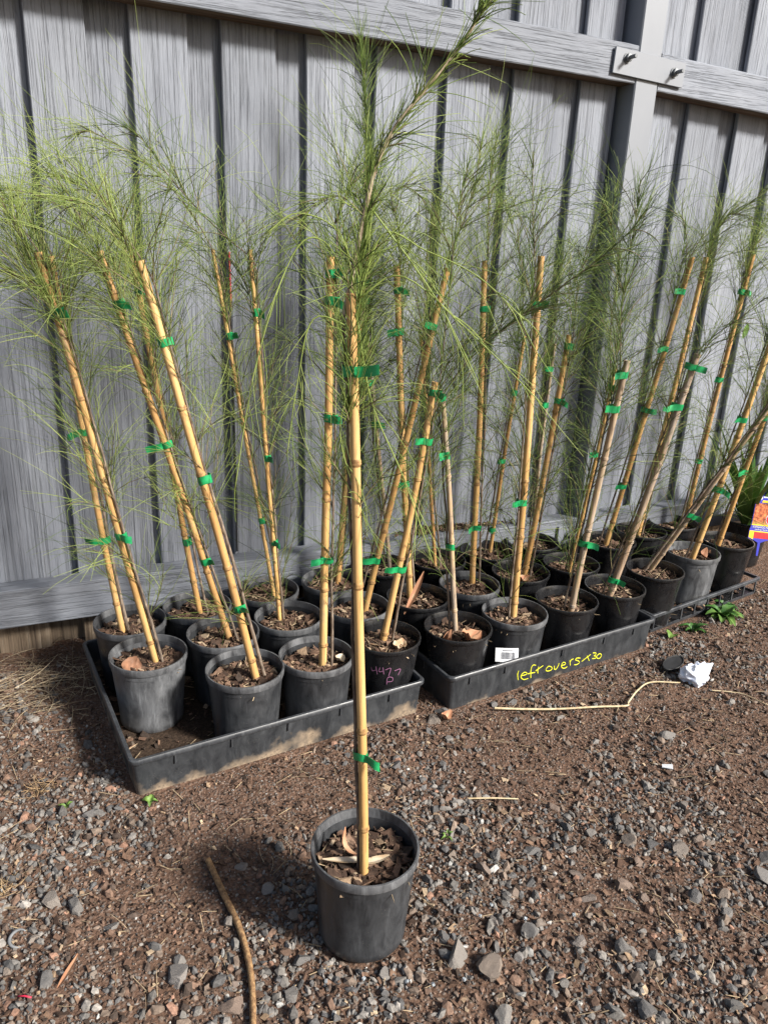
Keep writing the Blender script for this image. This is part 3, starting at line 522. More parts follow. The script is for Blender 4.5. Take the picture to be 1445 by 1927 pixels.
def nrm(a): return a/np.maximum(np.linalg.norm(a, axis=-1, keepdims=True), 1e-9)
def strands(B, D, L, grav, curl, rad, tint, K=5, taper=.45, g=RNG):
    n = len(B); P = np.zeros((n, K+1, 3)); P[:, 0] = B; d = nrm(D)
    for k in range(K):
        P[:, k+1] = P[:, k]+d*(L/K)[:, None]; d = nrm(d+curl/K+np.array([0, 0, -1.0])*(grav/K)[:, None])
    T = np.zeros_like(P); T[:, 1:-1] = P[:, 2:]-P[:, :-2]; T[:, 0] = P[:, 1]-P[:, 0]; T[:, -1] = P[:, -1]-P[:, -2]; T = nrm(T)
    ref = nrm(g.normal(size=(n, 1, 3))); n1 = nrm(ref-(ref*T).sum(-1, keepdims=True)*T); n2 = np.cross(T, n1)
    rr = rad[:, None]*np.linspace(1, taper, K+1)[None]
    V = np.stack([P+(n1*math.cos(q)+n2*math.sin(q))*rr[..., None] for q in (0, 2.0944, 4.1888)], 2)   # n,K+1,3,3
    base = (np.arange(n)*(K+1)*3)[:, None]; F = []
    for k in range(K):
        for s in range(3):
            s2 = (s+1) % 3; F.append(base+np.array([[k*3+s, k*3+s2, k*3+3+s2, k*3+3+s]]))
    F = np.stack(F, 1).reshape(-1, 4); at = (tint[:, None]+np.linspace(-.04, .10, K+1)[None]).clip(0, 1)
    return V.reshape(-1, 3), F, np.repeat(at.reshape(-1), 3), P
def clampY(V, base):
    """keep needles in front of the boards and rail"""
    y = V[:, 1]+base[1]; lim = 2.372; over = y > lim-.03; y[over] = lim-.03+.028*np.tanh((y[over]-(lim-.03))/.028*.9); V[:, 1] = y-base[1]
    return V
def foliage(paths, base, P, g):
    """paths: list of (points ndarray local, start fraction, kind)"""
    allV, allF, allT = [], [], []; off = 0; TW = []
    def put(r):
        nonlocal off
        V, F, T, _ = r; allV.append(V); allF.append(F+off); allT.append(T); off += len(V)
    dens = P.get('dens', 1.0); tin = P.get('tint', .5)
    for pts, kind in paths:
        seg = np.linalg.norm(np.diff(pts, axis=0), axis=1); cum = np.concatenate([[0], np.cumsum(seg)]); tot = cum[-1]
        def at(s):
            s = np.clip(s, 0, tot*.999); i = np.clip(np.searchsorted(cum, s, 'right')-1, 0, len(seg)-1); t = ((s-cum[i])/seg[i])[:, None]
            return pts[i]*(1-t)+pts[i+1]*t, nrm(pts[i+1]-pts[i])
        def radial(T):
            r = g.normal(size=T.shape); return nrm(r-(r*T).sum(1, keepdims=True)*T)
        if kind == 'whip':
            n = max(4, int(tot/.020)); s = g.random(n)*tot; b, T = at(s); put(strands(b, T+radial(T)*.45, g.uniform(.05, .13, n), np.full(n, .6), g.normal(0, .35, (n, 3)), np.full(n, .0007), g.uniform(.6, .95, n), 5, g=g)); continue
        if kind == 'stake':       # sparse wisps low down
            nb = int(P.get('low', 1.0)*15)+(12 if P.get('low', 1.0) else 6); s = tot*(P.get('lo', .12)+(1-P.get('lo', .12))*g.random(nb)**.8); upw = .35
            Lb = g.uniform(.05, .22, nb); tb = tin-.08
        else:
            nb = int(dens*tot/.032)+4; s = tot*g.random(nb)**.85; frac = s/tot; upw = .10
            Lb = (.20*(1-frac)**.7+.05)*g.uniform(.5, 1.15, nb)*P.get('spread', 1.0); tb = tin
        b, T = at(s); D = nrm(T*g.uniform(.5, 1.1, (nb, 1))+radial(T)*g.uniform(.4, .85, (nb, 1))+np.array([0, 0, upw]))
        r = strands(b, D, Lb, g.uniform(.1, .9, nb)*P.get('droop', 1), g.normal(0, .35, (nb, 3)), np.full(nb, .0015), np.full(nb, .5), 6, .5, g=g); TW.append(r); BP = r[3]
        per = np.maximum(4, (Lb/.0150*dens*(1.0 if kind != 'stake' else .85)).astype(int)); idx = np.repeat(np.arange(nb), per); n = len(idx); q = g.random(n)*.98*6; qi = q.astype(int); qf = (q-qi)[:, None]
        b2 = BP[idx, qi]*(1-qf)+BP[idx, qi+1]*qf; T2 = nrm(BP[idx, qi+1]-BP[idx, qi])
        ln = g.gamma(6, .0245, n).clip(.04, .30)*P.get('nl', 1.0); D2 = nrm(T2+radial(T2)*g.uniform(.25, .75, (n, 1)))
        put(strands(b2, D2, ln, g.uniform(.0, .9, n)*P.get('droop', 1), g.normal(0, .42, (n, 3)), g.uniform(.00055, .0009, n), (tb+g.normal(0, .20, n)+np.repeat(g.normal(0, .1, nb), per)).clip(.03, 1), 5, g=g))
        if kind == 'shoot':       # needles straight off the leading shoot
            n = int(tot/.0050*dens); s = tot*g.random(n); b, T = at(s); fr_ = s/tot
            D = nrm(T+radial(T)*g.uniform(.2, .62, (n, 1))*(1.15-fr_*.55)[:, None]*P.get('lead', 1.0)); ln = (g.gamma(6, .029, n).clip(.05, .32)*(1-.55*fr_))*P.get('nl', 1.0)
            put(strands(b, D, ln, g.uniform(-.1, .6, n)*P.get('droop', 1), g.normal(0, .4, (n, 3)), g.uniform(.00065, .001, n), (tb+.08*fr_+g.normal(0, .15, n)).clip(.03, 1), 5, g=g))
    V = np.concatenate(allV); V = clampY(V, base); V[:, 2] = np.maximum(V[:, 2], .17)
    o2 = 0; tf = []
    for r in TW: tf.append(r[1]+o2); o2 += len(r[0])
    tv = clampY(np.concatenate([r[0] for r in TW]), base)
    return bigmesh('foliage', V, np.concatenate(allF), M['needle'], True, attr=np.concatenate(allT)), bigmesh('twigs', tv, np.concatenate(tf), M['twig'], True)

def tie_mesh(cx, cy, r, h, side, length, seed):
    """tape loop in the local XY plane (axis Z) round stake and stem, with a free tail"""
    rr = random.Random(seed); v = []; f = []; N = 18; th = .0007
    for k in range(N):
        a = 2*math.pi*k/N; x, y = math.cos(a), math.sin(a); e = max(0.0, x*cx+y*cy)/max(1e-6, math.hypot(cx, cy))
        px, py = x*r+cx*(.5+.5*e)*(1 if e > 0 else 0), y*r+cy*(.5+.5*e)*(1 if e > 0 else 0); w = .0012*math.sin(3*a+seed)
        v += [(px, py, -h/2+w), (px, py, h/2+w), (px*(1-.05), py*(1-.05), h/2+w), (px*.95, py*.95, -h/2+w)]
    for k in range(N):
        b = (k+1) % N
        for q in range(4): q2 = (q+1) % 4; f.append((k*4+q, b*4+q, b*4+q2, k*4+q2))
    if side:
        n0 = len(v); K = 5; dz = rr.uniform(-.35, .25); tw = rr.uniform(-.5, .5); y0 = -r*.85
        for i in range(K+1):
            s = i/K; x = side*(r*.2+length*s); y = y0-.004-.010*s+.004*math.sin(s*5+seed); z = dz*length*s*s; hh = h/2*(1+.06*math.sin(i*2.3+seed)); t_ = tw*s
            for q in (-1, 1):
                for o in (0, th): v.append((x, y+q*hh*math.sin(t_)+o, z+q*hh*math.cos(t_)))
        for i in range(K):
            a = n0+i*4; b = a+4
            f += [(a, a+2, b+2, b), (a+1, b+1, b+3, a+3), (a, b, b+1, a+1), (a+2, a+3, b+3, b+2)]
        f.append((n0+K*4, n0+K*4+2, n0+K*4+3, n0+K*4+1))
    return mesh('tie', v, f, M['tape'], True, 50)
CAMR = Vector((.912, -.411, 0)).normalized()
GROUP = 'staked saplings standing in the trays'
def build_plant(k, P):
    g = np.random.default_rng(500+k); rr = random.Random(500+k)
    z0 = 0.0 if k == 0 else .009
    if P['tray'] == 3: z0 = .0055
    base = np.array([P['pot'][0], P['pot'][1], z0]); o = empty('potted_sapling', base)
    tag(o, P['label'], 'potted tree', None if k == 0 else GROUP)
    pm, rm = POTS[P['kind']]; sc = P.get('psc', 1.0)
    po = link('pot', pm, o, (0, 0, 0), (0, 0, rr.uniform(0, 6))); po.scale = (sc, sc, 1); link('rim', rm, po)
    sz = .163 if k else .160
    so = link('soil', soil_mesh(k), o, (0, 0, sz)); so.scale = (sc, sc, 1)
    V, F, C_ = chips(420 if k in (0, 1, 5, 8, 9, 15, 17) else 260, .083*sc, sz+.003, 900+k, 1.15 if P['kind'] != 'b' else .9, P.get('straw', .12))
    tag(link('bark_mulch', bigmesh('bark_mulch', V, F, M['pieces'], False, color=C_), o), kind='stuff')
    sb = Vector(P['sb'])-Vector(base); st = Vector(P['st'])-Vector(base); ax = (st-sb).normalized(); sb = sb-ax*.03
    # stake
    n = 22; rs = P.get('rs', .0082)*(1.2 if k > 7 else 1.0); bow = Vector((rr.uniform(-1, 1), rr.uniform(-.6, .6), 0))*P.get('bow', .006); kink = rr.uniform(.3, .7)
    def sp(t): return sb.lerp(st, t)+bow*math.sin(math.pi*t)+Vector((math.sin(t*9+k), math.cos(t*7+k), 0))*.0012
    pts = [sp(i/n) for i in range(n+1)]; rad = [rs*(1.04-.16*i/n) for i in range(n+1)]
    smat = M['bamboo_grey'] if P.get('grey') else M['bamboo']
    so_ = link('stake', mesh('stake', *tube(pts, rad, 12), smat, True, 50), o)
    t_ = rr.uniform(.06, .14); Lst = (st-sb).length
    while t_ < .97:
        c = sp(t_); d = (sp(t_+.01)-sp(t_-.01)).normalized(); r0 = rs*(1.04-.16*t_)
        nm = mesh('node', *lathe([(r0*.99, -.006), (r0*1.08, -.003), (r0*1.27, -.0008), (r0*1.08, .0008), (r0*1.21, .0022), (r0*.99, .007)], 14), M['node'] if not P.get('grey') else smat, True)
        no = link('node', nm, so_, c); no.rotation_euler = d.to_track_quat('Z', 'Y').to_euler(); t_ += rr.uniform(.15, .30)/Lst
    # sapling stem: beside the stake, then free
    side = P.get('side', rr.choice((-1, 1))); offv = (CAMR*side*.9+Vector((0, rr.uniform(-.35, .9) if k else .75, 0))).normalized()*(rs+.0040)
    first = Vector(P['shoots'][0][0])-Vector(base); low = []
    gx_ = CAMR*side*P.get('gap', rr.uniform(.0, .014))
    m_ = 12
    for i in range(m_+1):
        t1 = i/m_*.97; w = Vector((mnoise.noise((t1*6, k*3.1, 0)), mnoise.noise((t1*6, k*3.1, 7)), 0))*.006
        low.append(sp(.03+t1*.97)+offv+gx_*(1-t1)**2+w*math.sin(math.pi*min(1, t1*1.05)))
    free = [Vector(p)-Vector(base) for p in P['shoots'][0]]
    full = catmull([low[0]]+low[1::1]+free[1:], 3); nf = len(full)
    r0 = P.get('sr', .0046)*.85; rads = [r0*(1-.78*(i/(nf-1))**1.1) for i in range(nf)]
    rads = [r*(1+.10*mnoise.noise((i*.9, k, 0))) for i, r in enumerate(rads)]
    sm = link('stem', mesh('stem', *tube(full, rads, 7), M['bark'], True, 60), o)
    if k == 0: link('leader', mesh('leader', *tube(catmull([low[-1]]+free[1:], 6), [.0036*(1-.62*i/42)*(1+.10*math.sin(i*2.1)) for i in range(43)], 10), M['bark_pale'], True, 60), o)
    paths = [(np.array([tuple(p) for p in low]), 'stake')]
    for j, s in enumerate(P['shoots']):
        q = catmull([Vector(p)-Vector(base) for p in ([tuple(low[-3]+Vector(base))]+list(s[1:]) if j == 0 else s)], 5); arr = np.array([tuple(p) for p in q])
        if j: link('branch', mesh('branch', *tube(q, [.0024*(1-.6*i/len(q)) for i in range(len(q))], 6), M['bark'], True), o)
        paths.append((arr, 'shoot'))
    for s in P.get('whips', []):
        q = catmull([Vector(p)-Vector(base) for p in s], 6); paths.append((np.array([tuple(p) for p in q]), 'whip'))
        tb = mesh('branchlet', *tube(q, [.0013*(1-.45*i/len(q)) for i in range(len(q))], 5), M['needle'], True)
        a = tb.attributes.new('tint', 'FLOAT', 'POINT'); a.data.foreach_set('value', [.78+.15*(i/len(tb.vertices)) for i in range(len(tb.vertices))]); link('branchlet', tb, o)
    fo, tw = foliage(paths, base, P, g); link('foliage', fo, o); tag(link('twigs', tw, o), kind='stuff')
    for q, (tt, sd_, ln) in enumerate(P['ties']):
        c = sp(tt); d = ax; zq = Matrix((tuple(CAMR-ax*CAMR.dot(ax)), (0, 0, 0), tuple(ax)))
        X = (CAMR-ax*CAMR.dot(ax)).normalized(); Y = ax.cross(X); rot = Matrix((X, Y, ax)).transposed().to_euler()
        ow = offv*.8; tm = tie_mesh(ow.dot(X), ow.dot(Y), rs*1.12, rr.uniform(.0165, .0205)*(.85 if k == 0 else 1), sd_, (.028*ln+.006)*(.75 if k == 0 else 1), k*7+q); link('tie', tm, o, c, rot)
    return o
LB = {
 0: 'tall staked sapling in a black pot standing alone on the gravel in front',
 1: 'sapling in the pot holding a crumpled brown leaf at the muddy tray corner',
 2: 'sapling in the back left corner of the muddy tray, its two ties flagging left',
 3: 'sapling against the bottom rail, second pot from the left along the fence',
 4: 'sapling behind the two nearest pots of the muddy tray with a wide tie flagging left',
 5: 'sapling with a pale leaning cane, pot right of the crumpled leaf pot',
 6: 'sapling with a slim cane beside the red topped gap strip, pot touching the bottom rail',
 7: 'sapling with upright cane and three ties just right of the red topped gap strip',
 8: 'sapling with straight upright cane left of the lone front cane, pale leaf below',
 9: 'sapling with a short slanting cane in the glossy pot marked with pink writing',
 10: 'sapling with a long cane leaning right, pot behind the one with pink writing',
 11: 'sapling with a tall tight green leader, half hidden behind the lone front cane',
 12: 'sapling on a short weathered cane at the back left corner of the lettered tray',
 13: 'sapling with an upright cane and a spear shaped dry leaf on its pot',
 14: 'sapling on a thin cane by the mulch heaped on the bottom rail',
 15: 'sapling with an orange crumpled leaf in its pot and a top bending far right',
 16: 'sapling with a tall straight cane behind the orange leaf pot',
 17: 'sapling with a thick straight cane and bushy base above the barcode label',
 18: 'sapling with two brown sticks and an orange leaf scrap behind the bushy based one',
 19: 'sapling on a thin cane leaning right by the bottom rail, behind the tall straight cane',
 20: 'sapling in the empty looking black pot against the rail left of the steel post',
 21: 'sapling on a twisted brown cane just left of the pale bleached cane',
 22: 'sapling tied to a pale bleached cane, third front pot of the lettered tray',
 23: 'sapling on a thick weathered cane at the right front corner of the lettered tray',
 24: 'sapling with two bare woody stems leaning right, first pot of the slotted tray',
 25: 'sapling in a grey pot with a red dry leaf in the slotted tray',
 26: 'sapling in the right front pot of the slotted tray beside the colourful plant tag',
 27: 'sapling with a long cane and four ties in front of the steel post base',
 28: 'sapling with a yellow cane right of the four tie cane, pot close to the rail',
 29: 'sapling in the back right pot of the slotted tray near the strappy green plant'}
EX = {0: dict(rs=.0080, dens=2.2, tint=.62, low=0, lo=.30, spread=.30, nl=.50, side=-1, sr=.0042, bow=.002, lead=.8, droop=.3, gap=.0),
 1: dict(rs=.0098, low=1.6, lo=.02, tint=.80, dens=1.2, sr=.005), 2: dict(rs=0.0085, tint=.78, dens=1.15, sr=.0062), 3: dict(rs=0.0085, tint=.75, dens=1.15), 4: dict(rs=0.0095, tint=.80, dens=1.2, low=1.8, lo=.05), 5: dict(tint=.72, dens=.9, low=1.5, rs=.0098, sr=.0058),
 6: dict(low=2, tint=.8, dens=.85, rs=.0062), 7: dict(low=2.5, lo=.0, tint=.5, dens=.8, rs=.0062, side=1), 8: dict(tint=.66, dens=1.0, rs=.0086, low=2), 9: dict(tint=.55, dens=.8), 10: dict(tint=.72, dens=.9),
 11: dict(tint=.45, dens=2.4, spread=.30, lead=.17, droop=.2, nl=.9, low=2.0), 12: dict(tint=.5, grey=1, rs=.006, dens=.8), 13: dict(tint=.82, dens=1.05), 14: dict(tint=.55, rs=.0056, dens=.7),
 15: dict(tint=.46, dens=.95, grey=1, rs=.0066, low=.6), 16: dict(tint=.7, dens=1.0, low=1.6), 17: dict(tint=.5, dens=.65, low=3.0, lo=.0, rs=.0085), 18: dict(tint=.5, dens=.9, low=1.8), 19: dict(tint=.6, rs=.006, dens=.8),
 20: dict(tint=.55, grey=1, rs=.0052, dens=.8), 21: dict(tint=.48, dens=1.0, rs=.006, low=1.5), 22: dict(tint=.48, dens=1.05, grey=1, rs=.0085), 23: dict(tint=.5, grey=1, dens=.6, rs=.0095, spread=.6), 24: dict(tint=.5, grey=1, dens=.8, rs=.0070, sr=.0075),
 25: dict(tint=.68, dens=1.1, rs=.0090), 26: dict(tint=.6, dens=.9), 27: dict(tint=.55, dens=.9), 28: dict(tint=.70, dens=1.0), 29: dict(tint=.68, dens=1.1)}
for k, P in PLANTS.items():
    P.update(EX.get(k, {})); P['label'] = LB[k]; P['tray'] = 3 if k >= 24 else 1; P['kind'] = 'd' if k in (1, 25) else P['kind']
    build_plant(k, P) if k not in (9,) else None
o9 = build_plant(9, PLANTS[9])
# pink pen marks on the glossy pot
m = MB()
for s in PINK:
    pts = [(math.cos(a)*(.0740+.0225*(z-.010)/.17), math.sin(a)*(.0740+.0225*(z-.010)/.17), z-.006) for a, z in s]; m.add(*ribbon(pts, .0010, lambda p: Vector((p.x, p.y, 0)).normalized()))
tag(link('pen_marks', m.mesh('pen_marks', M['pink']), o9), 'pink pen marks reading 4477 P')

# ================================================================== loose things
def leaf_mesh(L, W, curl, crump, seed, tint, mat='dryleaf', n=9, m=5, serr=0):
    v = []; f = []; at = []; rr = random.Random(seed); p = rr.uniform(0, 50)
    for i in range(n+1):
        s = i/n; w = W*math.sin(math.pi*min(1, s*.94+.03))**.8*(1+serr*(i % 2))
        for j in range(-m, m+1):
            q = j/m; x = L*(s-.5); y = w*q*.5; z = curl*L*(s-.5)**2*2+abs(q)*w*.25+crump*(mnoise.noise((x*60+p, y*60, 0))+.5*mnoise.noise((x*150+p, y*150, 0)))
            v.append((x+crump*mnoise.noise((x*40, y*40+p, 9)), y, z)); at.append(min(1, max(0, tint+.25*mnoise.noise((x*50+p, y*90, 2))+(.1 if j == 0 else 0))))
    c = 2*m+1
    for i in range(n):
        for j in range(c-1): f.append((i*c+j, i*c+j+1, (i+1)*c+j+1, (i+1)*c+j))
    # thin solid: second skin underneath
    N = len(v); v += [(x, y, z-.0006) for x, y, z in v]; at += at; f += [tuple(reversed([i+N for i in q])) for q in f]
    me = mesh('leaf', v, f, M[mat], True); a = me.attributes.new('tint', 'FLOAT', 'POINT'); a.data.foreach_set('value', at); return me
def dry_leaf(loc, L, W, curl, crump, seed, tint, rot, label):
    me = leaf_mesh(L, W, curl, crump, seed, tint); return tag(link('dry_leaf', me, None, loc, rot), label, 'leaf', 'dry leaves fallen in pots and on gravel')
def inpot(k, dx, dy, z=.178): b = PLANTS[k]['pot']; return (b[0]+dx, b[1]+dy, z)
dry_leaf(inpot(1, -.050, -.030, .186), .060, .052, .5, .012, 1, .30, (.5, -.3, .9), 'crumpled brown leaf in the dusty grey pot of the muddy tray')
dry_leaf(inpot(15, .010, -.050, .188), .062, .060, .9, .013, 2, .62, (.35, .2, .4), 'orange crumpled leaf against the cane in the lettered tray')
dry_leaf(inpot(15, -.052, -.028, .182), .055, .024, 1.2, .006, 3, .45, (.3, .6, 1.2), 'small rust brown leaf at the left side of the orange leaf pot')
dry_leaf(inpot(13, -.030, -.035, .235), .150, .020, .15, .001, 4, .60, (.2, -.80, .55), 'spear shaped tan leaf leaning in a pot of the lettered tray')
dry_leaf(inpot(25, .035, -.020, .190), .050, .030, .8, .004, 5, .45, (.6, -.5, .8), 'red brown leaf in the grey pot of the slotted tray')
dry_leaf(inpot(25, .062, -.012, .184), .048, .030, .6, .007, 6, .15, (.2, .5, 1.4), 'dark curled leaf beside the red leaf in the slotted tray')
dry_leaf(inpot(0, -.030, -.004, .176), .105, .014, .1, .001, 7, .90, (.1, .05, -.32), 'long straw coloured leaf left of the cane in the lone front pot')
dry_leaf(inpot(0, .012, -.022, .177), .055, .015, .2, .001, 8, .86, (.1, -.05, -.1), 'short straw coloured leaf at the cane foot in the lone front pot')
dry_leaf(inpot(0, -.030, .022, .182), .060, .016, .8, .002, 9, .62, (.5, -.5, 1.9), 'pinkish curled leaf behind the cane in the lone front pot')
dry_leaf(inpot(8, .058, -.018, .186), .052, .028, .5, .005, 10, .97, (.5, .3, .9), 'pale grey leaf in the pot left of the lone front cane')
dry_leaf(inpot(18, -.015, -.030, .188), .05, .035, .8, .007, 11, .62, (.4, .2, .2), 'orange leaf scrap in the pot behind the bushy based sapling')
dry_leaf(inpot(9, -.035, .004, .182), .040, .012, .05, .0005, 12, .72, (.2, .25, 2.0), 'flat tan bark sliver in the pot with pink writing')
dry_leaf(inpot(9, .030, -.028, .182), .055, .036, .3, .009, 13, .80, (.2, .1, .6), 'pale flaky bark piece in the pot with pink writing')
dry_leaf((.957, 1.585, ground_z(.957, 1.585)+.010), .045, .030, .9, .006, 14, .60, (.3, .2, .5), 'small orange leaf on the ground at the gap between two trays')
dry_leaf((-.05, 1.143, ground_z(-.05, 1.143)+.006), .075, .010, .1, .001, 15, .62, (0, .1, 1.05), 'tan wood sliver lying on gravel at lower left')

# bent stick and straws
def litter_tube(name, pts, rad, mat, label, cat, lift=.004, sides=8, group=None):
    q = catmull([(x, y, ground_z(x, y)+lift) for x, y in pts], 8); n = len(q); rr = random.Random(len(pts)*7)
    rads = [(rad[0]+(rad[1]-rad[0])*i/(n-1))*(1+.12*mnoise.noise((i*.55, rad[0]*999, 0))) for i in range(n)]
    return tag(link(name, mesh(name, *tube(q, rads, sides), mat, True, 50), None), label, cat, group)
litter_tube('bent_stick', [(.236, 1.315), (.246, 1.222), (.255, 1.135), (.254, 1.059), (.245, .994), (.222, .90)], (.0068, .0056), M['stick'], 'bent rough brown stick lying on gravel at lower left', 'stick', .010)
litter_tube('dry_stalk', [(1.115, 1.579), (1.20, 1.545), (1.288, 1.51), (1.40, 1.473), (1.482, 1.447), (1.505, 1.462), (1.577, 1.503), (1.646, 1.522), (1.736, 1.492)], (.0034, .0022), M['straw'], 'long bent straw coloured stalk in front of the lettered tray', 'stalk', .012)
litter_tube('dry_stalk', [(1.807, 1.43), (1.85, 1.40), (1.878, 1.371), (1.891, 1.305)], (.0018, .0014), M['straw'], 'thin pale stalk right of the crumpled paper', 'stalk', .008)
litter_tube('dry_stalk', [(.851, 1.278), (.91, 1.256), (.966, 1.233)], (.0020, .0017), M['straw'], 'short straight straw on bare earth right of the front pot', 'stalk', .008)

# crumpled paper
import bmesh
bm = bmesh.new(); bmesh.ops.create_icosphere(bm, subdivisions=5, radius=.036)
for v in bm.verts:
    d = v.co.normalized(); c = v.co*24
    a = abs(mnoise.noise(c))+.6*abs(mnoise.noise(c*2.1+Vector((3, 1, 7)))); s = 1.18-.85*a
    v.co = Vector((d.x*.046*s, d.y*.040*s, max(-.017, d.z*.036*s)))
for v in bm.verts:
    if v.co.x > .018 and v.co.z > .006: v.co += Vector((.012, 0, .016))*((v.co.x-.018)/.02)
me = bpy.data.meshes.new('crumpled_paper'); bm.to_mesh(me); bm.free(); me.materials.append(M['paper']); me.polygons.foreach_set('use_smooth', [True]*len(me.polygons)); me.set_sharp_from_angle(angle=R(28))
tag(link('crumpled_paper', me, None, (1.800, 1.500, ground_z(1.8, 1.5)+.020)), 'crumpled white paper wad lying on the gravel', 'paper')
m = MB().add(*lathe([(0, .001), (.046, .0), (.050, .003), (.050, .012), (.047, .014), (.044, .009), (0, .008)], 40)); ld = link('flat_lid', m.mesh('flat_lid', M['black'], True, 40), None, (1.795, 1.585, ground_z(1.795, 1.585)+.010), (R(9), R(-4), .3)); ld.scale = (1.05, .5, .8)
tag(ld, 'flat black plastic disc behind the crumpled paper', 'lid')
m = MB(); q = [(.0155*math.cos(a), .0155*math.sin(a), .002*math.sin(2*a)) for a in np.linspace(.6, 5.2, 22)]; m.add(*tube(q, [.0032*math.sin(math.pi*(.12+.76*i/21)) for i in range(22)], 8))
tag(link('broken_ring', m.mesh('broken_ring', M['grey'], True), None, (-.130, 1.252, ground_z(-.13, 1.252)+.009), (R(25), 0, 0)), 'pale curved ring fragment in the gravel at the left edge', 'ring')
m = MB().add(*tube([(-.012, 0, 0), (0, .001, .001), (.012, 0, 0)], .0016, 6)); tag(link('red_scrap', m.mesh('red_scrap', M['red'], True), None, (-.12, 1.115, ground_z(-.12, 1.115)+.007), (0, 0, -.5)), 'tiny red plastic scrap in the gravel at lower left', 'scrap')
v, f = box(-.013, .013, -.007, .007, 0, .002, .0005); v = [(x, y*(1.2 if x > 0 else .8), z+.004*math.sin(x*220)) for x, y, z in v]
tag(link('white_scrap', mesh('white_scrap', v, f, M['white']), None, (1.400, 1.193, ground_z(1.4, 1.193)+.008), (.2, 0, -.7)), 'white plastic scrap on bare earth at right', 'scrap')

# barcode label tucked between two pots
lab = empty('barcode_label', (1.200, 1.662, .098)); tag(lab, 'white barcode label tucked between pots behind the lettered tray front', 'label'); lab.rotation_euler = (R(-22), R(8), R(-8)); lab.scale = (.85, .85, .85)
m = MB(); K = 10; v = []; f = []
for i in range(K+1):
    s = i/K; x = -.045+.09*s; y = -.010*(1-(2*s-1)**2)
    v += [(x, y, 0), (x, y, .048), (x, y+.0006, .048), (x, y+.0006, 0)]
for i in range(K):
    a = i*4; b = a+4
    for q in range(4): q2 = (q+1) % 4; f.append((a+q, b+q, b+q2, a+q2))
f += [(0, 1, 2, 3), (K*4+3, K*4+2, K*4+1, K*4)]
link('card', mesh('card', v, f, M['white'], True, 40), lab)
m = MB(); x = -.026; rr = random.Random(4)
def cardy(x): s = (x+.045)/.09; return -.010*(1-(2*s-1)**2)-.0007
while x < .030:
    w = rr.choice((.0006, .0009, .0015)); m.add([(x, cardy(x), .010), (x+w, cardy(x+w), .010), (x+w, cardy(x+w), .034), (x, cardy(x), .034)], [(0, 1, 2, 3)]); x += w+rr.choice((.0007, .0011, .0016))
x = -.022
while x < .018: m.add([(x, cardy(x), .038), (x+.003, cardy(x+.003), .038), (x+.003, cardy(x+.003), .0415), (x, cardy(x), .0415)], [(0, 1, 2, 3)]); x += .0042
link('barcode', m.mesh('barcode', M['ink']), lab)

# strappy plant with its printed tag
kx, ky = 2.765, 2.190
kp = empty('strappy_plant', (kx, ky, 0)); tag(kp, 'strappy bright green plant in a black pot at the right edge', 'plant')
po = link('pot', POTS['b'][0], kp); link('rim', POTS['b'][1], po); link('soil', soil_mesh(77), kp, (0, 0, .163))
def strap(L, W, yaw, lean, droop, tint, seed):
    n = 14; v = []; f = []; at = []; d = Vector((math.cos(yaw)*math.sin(lean), math.sin(yaw)*math.sin(lean), math.cos(lean))); p = Vector((math.cos(yaw)*.012, math.sin(yaw)*.012, .165)); sdv = Vector((-math.sin(yaw), math.cos(yaw), 0))
    for i in range(n+1):
        s = i/n; w = W*(min(1, .5+s*2)*(1-s**3)+.02); nn = sdv.cross(d).normalized()
        for q, o in ((-1, 0), (0, .0022), (1, 0)): v.append(p+sdv*w*q*.5+nn*o)
        for q in (1, 0, -1): v.append(p+sdv*w*q*.5-nn*.0008)
        at += [tint+.1*s]*6; p = p+d*L/n; d = (d+Vector((math.cos(yaw), math.sin(yaw), 0))*droop/n-Vector((0, 0, droop*.5/n))).normalized()
    for i in range(n):
        for k in range(6): k2 = (k+1) % 6; f.append((i*6+k, i*6+k2, i*6+6+k2, i*6+6+k))
    me = mesh('blade', v, f, M['broadleaf'], True, 40); a = me.attributes.new('tint', 'FLOAT', 'POINT'); a.data.foreach_set('value', at); return me
rr = random.Random(8)
for i in range(34):
    yw = rr.uniform(-math.pi, math.pi) if i % 3 else rr.uniform(2.9, 4.1); ln = rr.uniform(.32, .56)
    if math.sin(yw) > .3: ln *= .6
    link('blade', strap(ln, rr.uniform(.018, .030), yw, rr.uniform(.10, .55), rr.uniform(.15, .7), rr.uniform(.4, .95), i), kp)
tg = empty('plant_tag', (2.715, 2.070, .130)); tag(tg, 'blue plant tag with an orange flower photo beside the strappy plant', 'plant tag'); tg.rotation_euler = (R(-12), R(9), R(-8))
def plate(name, poly, y, mat, th=.0012):
    n = len(poly); v = [(x, y, z) for x, z in poly]+[(x, y+th, z) for x, z in poly]; f = [tuple(range(n)), tuple(reversed(range(n, 2*n)))]+[(i, (i+1) % n, n+(i+1) % n, n+i) for i in range(n)]
    f[0] = tuple(reversed(f[0])); f[1] = tuple(reversed(f[1])); f = [tuple(reversed(q)) for q in f]
    return link(name, mesh(name, v, f, mat), tg)
shape = [(-.005, -.05), (.005, -.05), (.007, .006), (.030, .015), (.062, .022), (.062, .055), (.056, .075), (.052, .19)]
arc = [(.052*math.cos(a), .190+.030*math.sin(a)) for a in np.linspace(0, math.pi, 10)]
card = shape+arc[1:-1]+[(-.052, .19), (-.056, .075), (-.062, .055), (-.062, .022), (-.030, .015), (-.007, .006)]
plate('card', card, 0, M['blue'])
plate('photo_panel', [(-.0535, .083), (.0535, .083), (.0505, .172), (-.0505, .172)], -.0009, M['tagphoto'], .0008)
plate('yellow_band', [(-.0545, .078), (.0545, .078), (.0545, .0825), (-.0545, .0825)], -.0010, M['tagyellow'], .0009)
